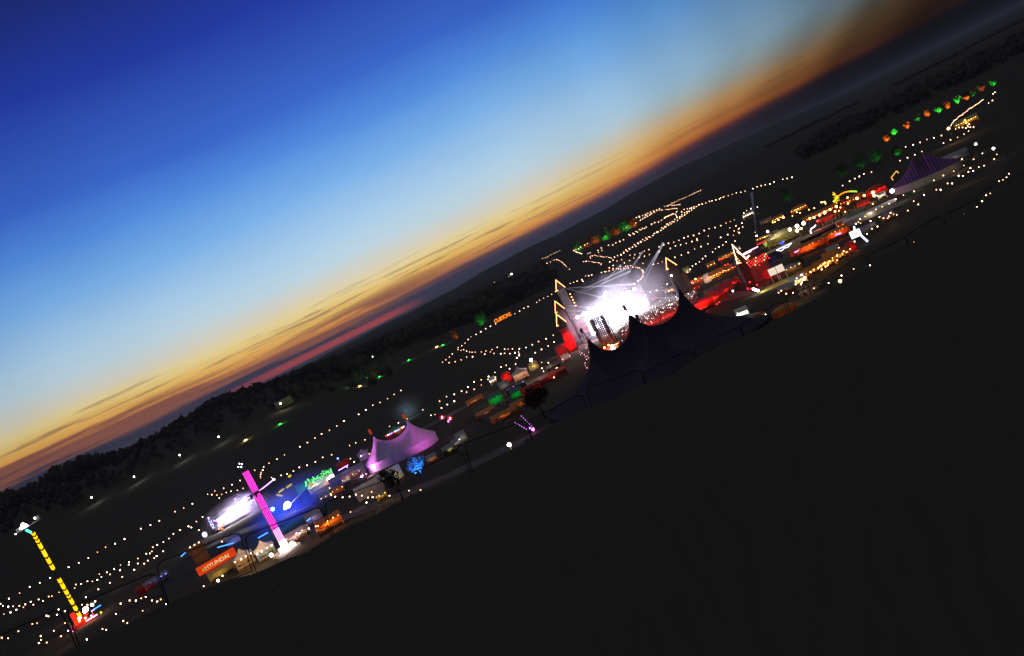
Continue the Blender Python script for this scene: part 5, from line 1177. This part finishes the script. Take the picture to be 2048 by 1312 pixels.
def lattice_tower():
    b = P(1226, 701); T = thing('scaffold_tower', 'tall dark scaffold tower silhouetted against the white stage glow, red at its base', 'scaffold tower', b, face(b, -.28))
    H = 15.2; w = 6.0; d = 2.6
    m = MB()
    for x in (-3, -1.6, 0, 1.6, 3):
        for y in (-d / 2, d / 2): m.bar((x, y, 0), (x, y, H), .26)
    m.build('standards', DARKM, T)
    for k in range(18):
        z = .8 + k * H / 18
        for x0, x1 in ((-3, -1.6), (-1.6, 1.6), (1.6, 3)): pass
        MB().bar((-3, -d / 2, z), (3, -d / 2, z), .20).build('ledger', DARKM, T)
    m = MB()
    for k in range(16):
        z = k * H / 16; dz = H / 16
        for x0 in (-3, 1.6):
            m.bar((x0, -d / 2, z), (x0 + 1.4, -d / 2, z + dz), .19); m.bar((x0 + 1.4, -d / 2, z), (x0, -d / 2, z + dz), .19)
    m.build('braces', DARKM, T)
    MB().box((0, 0, 1.0), (7, 4.2, 2.0)).build('cabin', STONE, T); MB().box((0, 0, 2.2), (7.6, 4.8, .2)).build('cabin_roof', CANVR, T)
    for x, z, r, mt in ((-1.9, 2.9, .35, AMBER), (.1, 3.2, .3, AMBER), (1.2, 2.3, .5, WHITE), (.5, 1.2, .3, WHITE), (1.6, .8, .5, WHITE)): MB().ball((x, -2.8, z), r).build('cabin_lamp', mt, T)
    MB().box((2.4, -2.5, 2.3), (3.4, .15, .2), 0).build('light_strip', ROOFB, T)
    light('lamp_light', 'POINT', (0, -5, 2.2), (1, .07, .02), 6500, T, .4); light('lamp_light', 'POINT', (0, 0, 6), (1, .03, .03), 500, T, .4)
lattice_tower()
def lone_spire():
    b = P(1380, 590); T = thing('spire_tower', 'lone grey tower with a bulb outlined pyramid roof right of the stage smoke', 'tower', b, 0)
    y = b.y; X0 = 339 / FPX * y - b.x; zt = 50 + (-32 - 115) / FPX * y - b.z
    spire(T, X0, 0, -.3, zt, 4.6, 4.9, SCEN)
    MB().box((X0 + 3.4, 1.5, zt * .35), (4, 4, zt * .7)).build('annexe', STONE, T)
    light('lamp_light', 'POINT', (X0 - 3, -7, zt * .7), (.8, .7, .75), 260, T, .4)
    MB().ball((X0 - 1.8, -2.7, zt - 3.4), .38).build('lamp', COOL, T)
lone_spire()
def bulb_hall():
    b = P(1497, 574); T = thing('bulb_hall', 'red lit hall with rows of red bulbs and a bulb hung spire', 'hall', b, 0)
    y = b.y
    X = lambda u: u / FPX * y - b.x
    Z = lambda v: 50 + (v - 115) / FPX * y - b.z
    MB().box(((X(474) + X(520)) / 2, 2, 5), (X(520) - X(474), 6, 10)).build('hall_wall', STONE, T)
    MB().add(*(lambda g: ([(vx + (X(474) + X(520)) / 2, vy + 2, vz) for vx, vy, vz in g.v], g.f))(gable_mb(X(520) - X(474) + .6, 6.8, 9.9, 12.6))).build('roof', SCEN, T)
    spire(T, X(470), -.5, 0, Z(-84), 3.4, (Z(-46) - Z(-84)), SCEN, WARM, .15)
    for r_ in range(3):
        for k in range(9): MB().ball((X(480) + k * 1.02 + r_ * .3, -1.5, 9.2 - r_ * 1.0 + .25 * math.sin(k * 2.1)), .20).build('bulb', REDB if (k + r_) % 4 else ROOFB, T)
    for k in range(6): MB().ball((X(462) + .2 * k, -2.6, Z(-60 - 5 * k)), .17).build('bulb', ROOFB, T)
    for k, (x, z) in enumerate(((476, -87), (484, -86), (492, -100), (500, -98), (506, -97), (500, -106))): MB().ball((X(x), -2, Z(z)), .22).build('bulb', REDB, T)
    MB().ball((X(500), -6, 2.2), 1.7, (1.1, .6, 1.15)).build('red_lantern', glow('red lantern', (.55, .006, .006), .7), T)
    for k in range(2): MB().box((X(482) + 3.0 * k, -1.3, 12.6 + k * .4), (6.5, .15, .35), 0, 0).build('neon_tube', glow('pink white neon', (1, .5, .6), 4), T)
    MB().path([(X(472), -1.6, Z(-62)), (X(482), -1.6, Z(-83)), (X(490), -1.6, Z(-80))], .3).build('neon_hook', glow('orange white neon', (1, .45, .25), 6), T)
    light('lamp_light', 'POINT', (X(486), -7, 4), (1, .01, .01), 1100, T, .4); light('lamp_light', 'POINT', (X(512), -7, 2), (1, .01, .01), 700, T, .4)
    light('lamp_light', 'POINT', (X(500), 2, 15), (1, .02, .04), 500, T, .4)
bulb_hall()
festoon('string of small red bulbs in front of the red bulb hall', (0, 0, 1), [(1466, 535), (1470, 534), (1475, 533), (1480, 531), (1444, 540), (1438, 545), (1419, 553), (1414, 557), (1408, 560)], REDB, 3.5, 1.2, False, group='strings of red bulbs')
festoon('string of red bulbs along the crowd fence below the lone spire', (0, 0, 1), [(1355, 575), (1363, 571), (1371, 568), (1379, 565), (1385, 562), (1391, 559), (1398, 557)], REDB, 3.5, 1.3, False, group='strings of red bulbs')
festoon('string of red bulbs over the roof ridge behind the red bulb hall', (0, 0, 1), [(1515, 489), (1520, 487), (1525, 485), (1530, 483), (1540, 475), (1545, 472), (1550, 470), (1556, 468)], REDB, 4.5, 1.4, False, group='strings of red bulbs')
festoon('string of pink bulbs along the edge of the stage crowd', (0, 0, 1), [(1274, 616), (1282, 612), (1290, 608), (1298, 604), (1306, 599), (1312, 595), (1319, 591)], REDB, 3.5, 1.1, False, group='strings of red bulbs')

# side stage at left with its smoke
def side_stage():
    b = P(492, 1032); T = thing('side_stage', 'small concert stage with a white led wall in violet smoke at left', 'concert stage', b, face(b))
    MB().box((-6, 0, .6), (16, 7, 1.3)).build('stage_deck', DARKM, T)
    m = MB()
    for x in (-14, -2, 6): m.bar((x, 0, 0), (x, 0, 7.5), .16)
    m.bar((-14, 0, 7.5), (6, 0, 7.5), .16); m.build('truss', DARKM, T)
    MB().box((-8, 1.6, 3.6), (8, .3, 3.2)).build('led_screen', glow('side led wall', (.95, .90, 1.0), 1.1, True), T)
    for k in range(7): MB().ball((-12.8 + k * .55 * (1 if k < 4 else .2), -1.0, 5.4 - k * .7), .26).build('edge_lamp', VIOL, T)
    for k in range(6): MB().ball((-11 + k * 2.1, -1.2, 2.5 + .5 * (k % 2)), .55).build('stage_lamp', COOL, T)
    for k in range(6): MB().ball((3 + k * 1.2, -3, 2 + 1.3 * (k % 3)), .3).build('balloon', CANVK, T)
    for x, z, p, c in ((-11, 3.0, 5000, (.95, .85, 1)), (-7, 4.2, 8500, (.95, .85, 1)), (-2, 5.0, 10000, (.9, .82, 1)), (3, 7, 9000, (.8, .66, 1)), (7, 8.5, 6000, (.5, .4, 1))): light('lamp_light', 'POINT', (x, -3, z), c, p, T, .6)
    S_ = smoke('side stage smoke', .075, (.84, .76, 1), .16, .36, .62)
    sm = MB().box((0, 0, 0), (46, 18, 20)).build('smoke', S_); sm.location = b + Vector((-1, -3, 6)); tag(sm, kind='stuff')
    S2 = smoke('blue light tinted smoke', .030, (.16, .26, 1), .05, .25, .6)  # blue of the floodlight put into the smoke's own colour
    c = P(575, 1045); print('SMOKE', c, P(545, 1018, 8), P(620, 1000), P(573, 1103)); sm = MB().box((0, 0, 0), (54, 70, 26)).build('smoke', S2); sm.location = c + Vector((4, 8, 7));
    for x_, y_, p_ in ((530, 1062, 4200), (560, 1035, 5200), (600, 1030, 4200), (620, 1012, 2600)):
        light('blue_wash_light', 'POINT', P(x_, y_) + Vector((0, 0, 4)), (.015, .045, 1), p_ * .55, None, .6)
    tag(sm, kind='stuff')
    S3 = smoke('tent top smoke', .03, (.8, .95, 1), .15, .3, .7)
    c = P(822, 836); sm = MB().box((0, 0, 0), (30, 16, 22)).build('smoke', S3); sm.location = c + Vector((0, 0, 8)); tag(sm, kind='stuff')
    L = light('lamp_light', 'POINT', c + Vector((0, -2, 4)), (.55, .8, 1), 900); 
side_stage()
# coloured lights behind the purple tent
b = P(795, 872); T = thing('carousel', 'small carousel edge with red and blue lights seen between the peaks of the purple tent', 'carousel', b, face(b))
MB().bar((0, 0, 0), (0, 0, 2.6), 5, 5, 24).build('drum', CANVR, T); MB().bar((0, 0, 2.6), (0, 0, 5), 5.4, .2, 24).build('roof', CANVN, T)
for k in range(11):
    MB().ball((-4.8 + k * .96, -4.6 + .06 * (k - 5) ** 2, 3.0), .3).build('bulb', [REDB, WARM, VIOL, BLUEL][k % 4], T)
light('lamp_light', 'POINT', (2, -6, 3), (.2, 1, .6), 160, T, .3)
for dx, pxx, pyy, lb, mt in [(0, 893, 852, 'red flower shaped light left of the magenta lamp', 'a'), (0, 909, 855, 'red flower shaped light right of the magenta lamp', 'b')]:
    b = P(pxx, pyy); T = thing('flower_light', lb, 'flower light', b, face(b), 'red flower lights by the magenta lamp')
    for k in range(5): a = k * 2 * math.pi / 5; MB().ball((.7 * math.cos(a), 0, 4.2 + .7 * math.sin(a)), .38, (1, .4, 1)).build('petal', glow('red petal', (1, .03, .06), 1.2), T)
    MB().ball((0, -.2, 4.2), .25).build('centre', WHITE, T); MB().bar((0, .1, -.2), (0, .1, 4), .08).build('stem', DARKM, T)
# searchlight and its housing
b = P(1515.5, 476); zz = up_z(1503, 385, b.y - 2); T = thing('searchlight', 'searchlight sending a thin pale beam up behind the red bulb hall', 'searchlight', b, 0)
MB().bar((0, 0, -.2), (0, 0, 1.2), .8, .6, 10).build('housing', DARKM, T); MB().ball((0, 0, 1.3), .5).build('lens', COOL, T); MB().bar((0, 0, 1.5), tuple(zz - b), .35, .9, 10).build('light_beam', shaft('searchlight beam', (.6, .65, 1), .035), T)

# ------------------------------------------------------------------ people
def person_mb(pose=0, s=1.0):
    rr = random.Random(pose); m = MB(); lg = .10 + .05 * rr.random(); ln = rr.uniform(-.06, .06)
    def limb(pts, rs_, n=8):
        vs = []; fs = []
        for (x, y, z), r in zip(pts, rs_):
            for i in range(n): a = 2 * math.pi * i / n; vs.append((x + r[0] * math.cos(a), y + r[1] * math.sin(a), z))
        for j in range(len(pts) - 1):
            for i in range(n): fs.append((j * n + i, j * n + (i + 1) % n, (j + 1) * n + (i + 1) % n, (j + 1) * n + i))
        fs += [tuple(range(n))[::-1], tuple(range((len(pts) - 1) * n, len(pts) * n))]
        m.add(vs, fs, True)
    for sgn in (-1, 1):
        limb([(sgn * lg, -.04, 0), (sgn * lg, 0, .08), (sgn * .10, ln, .48), (sgn * .09, 0, .90)], [(.05, .11), (.045, .05), (.06, .065), (.085, .09)])
        el_ = rr.choice([0, 0, 1]); hx = .30 + .1 * el_
        limb([(sgn * hx, -.05 - .2 * el_, .82 + .5 * el_), (sgn * (.27 + .05 * el_), -.02, 1.12), (sgn * .19, 0, 1.40)], [(.035, .035), (.042, .042), (.055, .055)])
    limb([(0, 0, .86), (0, 0, 1.0), (0, 0, 1.15), (0, 0, 1.33), (0, 0, 1.45), (0, 0, 1.50), (0, 0, 1.56)], [(.16, .11), (.155, .10), (.15, .10), (.20, .12), (.14, .08), (.055, .055), (.05, .05)])
    m.ball((0, -.01, 1.66), .11, (.85, 1, 1.15), 10, 7)
    m.v = [(x * s, y * s, z * s) for x, y, z in m.v]
    return m
PB = [person_mb(k) for k in range(5)]
def crowd(name_label, pts, dens, rr, hmat):
    m = MB()
    lo = None
    poly = [P(*q) for q in pts]; xs_ = [p.x for p in poly]; ys = [p.y for p in poly]
    def inside(x, y):
        c = False; n = len(poly)
        for i in range(n):
            a, b_ = poly[i], poly[(i + 1) % n]
            if (a.y > y) != (b_.y > y) and x < (b_.x - a.x) * (y - a.y) / (b_.y - a.y) + a.x: c = not c
        return c
    n = 0; tries = 0
    while n < dens and tries < dens * 20:
        tries += 1; x = rr.uniform(min(xs_), max(xs_)); y = rr.uniform(min(ys), max(ys))
        if not inside(x, y): continue
        n += 1; z = terr(x, y); s_ = rr.uniform(.93, 1.08)
        # crowd figures: legs, body, head
        a = rr.uniform(-.5, .5)
        w = .24 * s_
        m.add([(x - w * .7, y - .12, z), (x + w * .7, y - .12, z), (x + w * .7, y + .12, z), (x - w * .7, y + .12, z), (x - w, y - .14, z + 1.35 * s_), (x + w, y - .14, z + 1.35 * s_), (x + w, y + .14, z + 1.35 * s_), (x - w, y + .14, z + 1.35 * s_), (x, y, z + 1.55 * s_)],
              [(0, 1, 5, 4), (1, 2, 6, 5), (2, 3, 7, 6), (3, 0, 4, 7), (4, 5, 8), (5, 6, 8), (6, 7, 8), (7, 4, 8)])
        m.ball((x, y, z + 1.66 * s_), .13, nu=6, nv=4)
        if rr.random() < .25: m.bar((x + w, y, z + 1.3), (x + w * 1.3, y - .1, z + 1.95), .05, n=4)
    tag(m.build('crowd', hmat), kind='stuff')
rr = random.Random(21)
CROWDM = surf('crowd clothes', (.42, .36, .32), .9, .9, 1.1)
crowd('stage crowd', [(1238, 668), (1300, 610), (1395, 585), (1405, 620), (1330, 665), (1250, 690)], 2600, rr, CROWDM)
crowd('orange crowd', [(960, 822), (1075, 778), (1082, 800), (1000, 850), (962, 842)], 500, rr, CROWDM)
crowd('street crowd', [(1410, 590), (1460, 560), (1475, 580), (1420, 612)], 350, rr, CROWDM)
lb = [('standing in the sandy light behind the fence', [(772, 1016), (779, 1012), (786, 1009), (793, 1004), (800, 1001), (806, 998), (812, 994), (818, 992), (824, 989), (752, 1028), (760, 1022)], 'people on the lit track behind the fence'),
      ('queuing at the brightest food court stall', [(1606, 584), (1612, 581), (1617, 579), (1622, 577), (1627, 574), (1632, 571), (1600, 588), (1637, 568)], 'people queuing at the food court'),
      ('near the foot of the pink drop tower', [(590, 1090), (602, 1086), (563, 1104), (549, 1112)], 'people near the pink drop tower')]
pm = {}
for (what, spots, grp) in lb:
    for k, (x, y) in enumerate(sorted(spots)):
        b = P(x, y); pz = k % 5
        T = thing('person', ORD[k] + ' dark clothed person from the left ' + what, 'person', b, rr.uniform(0, 6.28), grp)
        if pz not in pm: o = PB[pz].build('body', SKIN, T); pm[pz] = o
        else: o = pm[pz].copy(); COL.objects.link(o); o.parent = T
light('lamp_light', 'POINT', P(785, 1014) + Vector((0, -3, 5)), (1, .65, .3), 900, size=.3)
light('lamp_light', 'POINT', P(1614, 590) + Vector((0, -3, 4)), (1, .5, .2), 300, size=.3)
# crowd glow: lamps over the audience
b0 = P(1330, 640); light('lamp_light', 'POINT', b0 + Vector((0, -6, 6)), (1, .03, .02), 9000, size=.4); light('lamp_light', 'POINT', P(1400, 622) + Vector((0, -4, 5)), (1, .02, .02), 3500, size=.4); light('lamp_light', 'POINT', P(1290, 660) + Vector((0, -4, 5)), (1, .02, .02), 3000, size=.4)
light('lamp_light', 'POINT', P(1300, 628) + Vector((0, 6, 7)), (1, .85, .8), 1800, size=.4)
light('lamp_light', 'POINT', P(1380, 600) + Vector((0, 4, 6)), (1, .8, .6), 900, size=.4)

m = MB(); rr = random.Random(77)
for k in range(190):
    t = rr.random(); q = P(1250 + 145 * t, 660 - 75 * t + rr.gauss(0, 9) + 4) ; r = rr.uniform(.05, .13)
    m.box((q.x + rr.uniform(-2, 2), q.y, q.z + rr.uniform(1.5, 2.2)), (r, .04, r * 1.6))
tag(m.build('crowd_sparkle', glow('crowd sparkle', (1, .85, .8), 14)), kind='stuff')  # added glowing specks, standing in for light sparkling on the crowd

for (x, y, w, rf, cv, lc_, pw_, mt, lb) in [
    (655, 1000, 5, 'gable', CANVG, WH, 120, WARM, 'small grey stall below the green neon bar'), (680, 990, 5, 'flat', CANVO, OR, 160, AMBER, 'small orange stall right of the grey one below the green neon bar'),
    (630, 1040, 6, 'gable', CANVG, (.6, .4, 1), 120, None, 'dim violet stall behind the long orange food stall'), (470, 1085, 6, 'gable', CANVG, (.3, .3, 1), 150, None, 'dim blue stall above the orange banner booth'),
    (395, 1105, 5, 'flat', CANVG, (.2, .3, 1), 160, None, 'dim blue stall left of the plywood boxes'), (318, 1170, 9, 'flat', CANVG, (.3, .25, 1), 90, BLUEL, 'long dark stall with blue lamps between yellow ride and plywood boxes'),
    (295, 1182, 7, 'gable', CANVR, (1, .3, .15), 30, None, 'dim reddish stall next to the dark one with blue lamps'), 
    (1112, 742, 6, 'flat', CANVK, (1, .2, .15), 160, None, 'black stall at the foot of the red lit annexe'),
    (1135, 722, 4, 'gable', CANVW, (1, .5, .6), 90, PINKB, 'tiny pinkish stall close to the left peak of the dark tent'), (1392, 583, 5, 'gable', CANVR, RD, 300, REDB, 'small red stall right of the lone spire'),
    (1520, 512, 6, 'flat', CANVK, (.3, .3, 1), 120, None, 'black stall between the bulb hall and the pale boat outline sign'), (1548, 520, 8, 'gable', CANVK, (.2, .3, 1), 140, None, 'black ridge tent above the twin screens'),
    (1590, 545, 6, 'flat', CANVG, OR, 240, AMBER, 'grey stall with amber lamps right of the twin screens'), (1630, 548, 5, 'gable', CANVO, OR, 320, AMBER, 'small orange stall between the two brightest of the food court'),
    (1670, 508, 5, 'gable', CANVG, WH, 60, WARM, 'grey stall behind the food court'), (1705, 500, 4, 'dome', CANVR, RD, 130, None, 'tiny red dome tent near the white figure sign'),
    (1735, 470, 8, 'flat', CANVG, WH, 40, None, 'long dim shed right of the white figure sign'), (1780, 440, 5, 'gable', CANVG, OR, 80, WARM, 'dim stall below the row of paired bulbs'),
    (1690, 455, 5, 'gable', CANVO, RO, 260, ORANG, 'orange stall behind the right red bar'), (1730, 415, 6, 'gable', CANVR, RD, 260, REDB, 'red stall in front of the arch end lamp'),
    (1655, 447, 7, 'flat', CANVR, RD, 320, None, 'red washed stall below the red lamp'), (1475, 505, 5, 'gable', CANVG, WH, 110, WARM, 'small grey stall just behind the red bulb spire'),
    (1425, 535, 5, 'gable', CANVO, OR, 220, AMBER, 'orange stall far left behind the red street'), (1375, 545, 4, 'gable', CANVY, WH, 160, None, 'olive stall right of the lone spire roof'),
    (1010, 775, 5, 'gable', CANVG, WH, 50, None, 'dark ridge tent in front of the red dome'), (1035, 782, 9, 'flat', CANVK, (.4, .2, 1), 130, VIOL, 'long black stall with violet lamps in the dark market'),
    (925, 880, 4, 'gable', CANVG, WH, 60, None, 'last dim tent of the row right of the blue tree'), (690, 935, 6, 'flat', CANVR, RD, 120, None, 'dim red awning behind the long brown one')]:
    stall(x, y, w, 4, 3.4, rf, cv, mt, lc_, pw_, lb, closed=mt is None and rf != 'flat')

crowd('market crowd', [(1595, 590), (1640, 565), (1650, 575), (1605, 598)], 90, rr, CROWDM)
crowd('market crowd', [(620, 1010), (735, 950), (745, 962), (640, 1020)], 140, rr, CROWDM)
crowd('market crowd', [(1600, 455), (1760, 402), (1765, 412), (1610, 468)], 260, rr, CROWDM)

# ------------------------------------------------------------------ night air
def haze():
    m = bpy.data.materials.new('haze air'); m.use_nodes = True; t = m.node_tree; t.nodes.clear()
    v = t.nodes.new('ShaderNodeVolumePrincipled'); v.inputs['Color'].default_value = (.9, .93, 1, 1); v.inputs['Density'].default_value = 4.5e-5; v.inputs['Anisotropy'].default_value = .2
    o = t.nodes.new('ShaderNodeOutputMaterial'); t.links.new(v.outputs[0], o.inputs['Volume'])
    h = MB().box((0, 0, 72), (19000, 19000, 156)).build('haze', m); tag(h, kind='stuff')
haze()
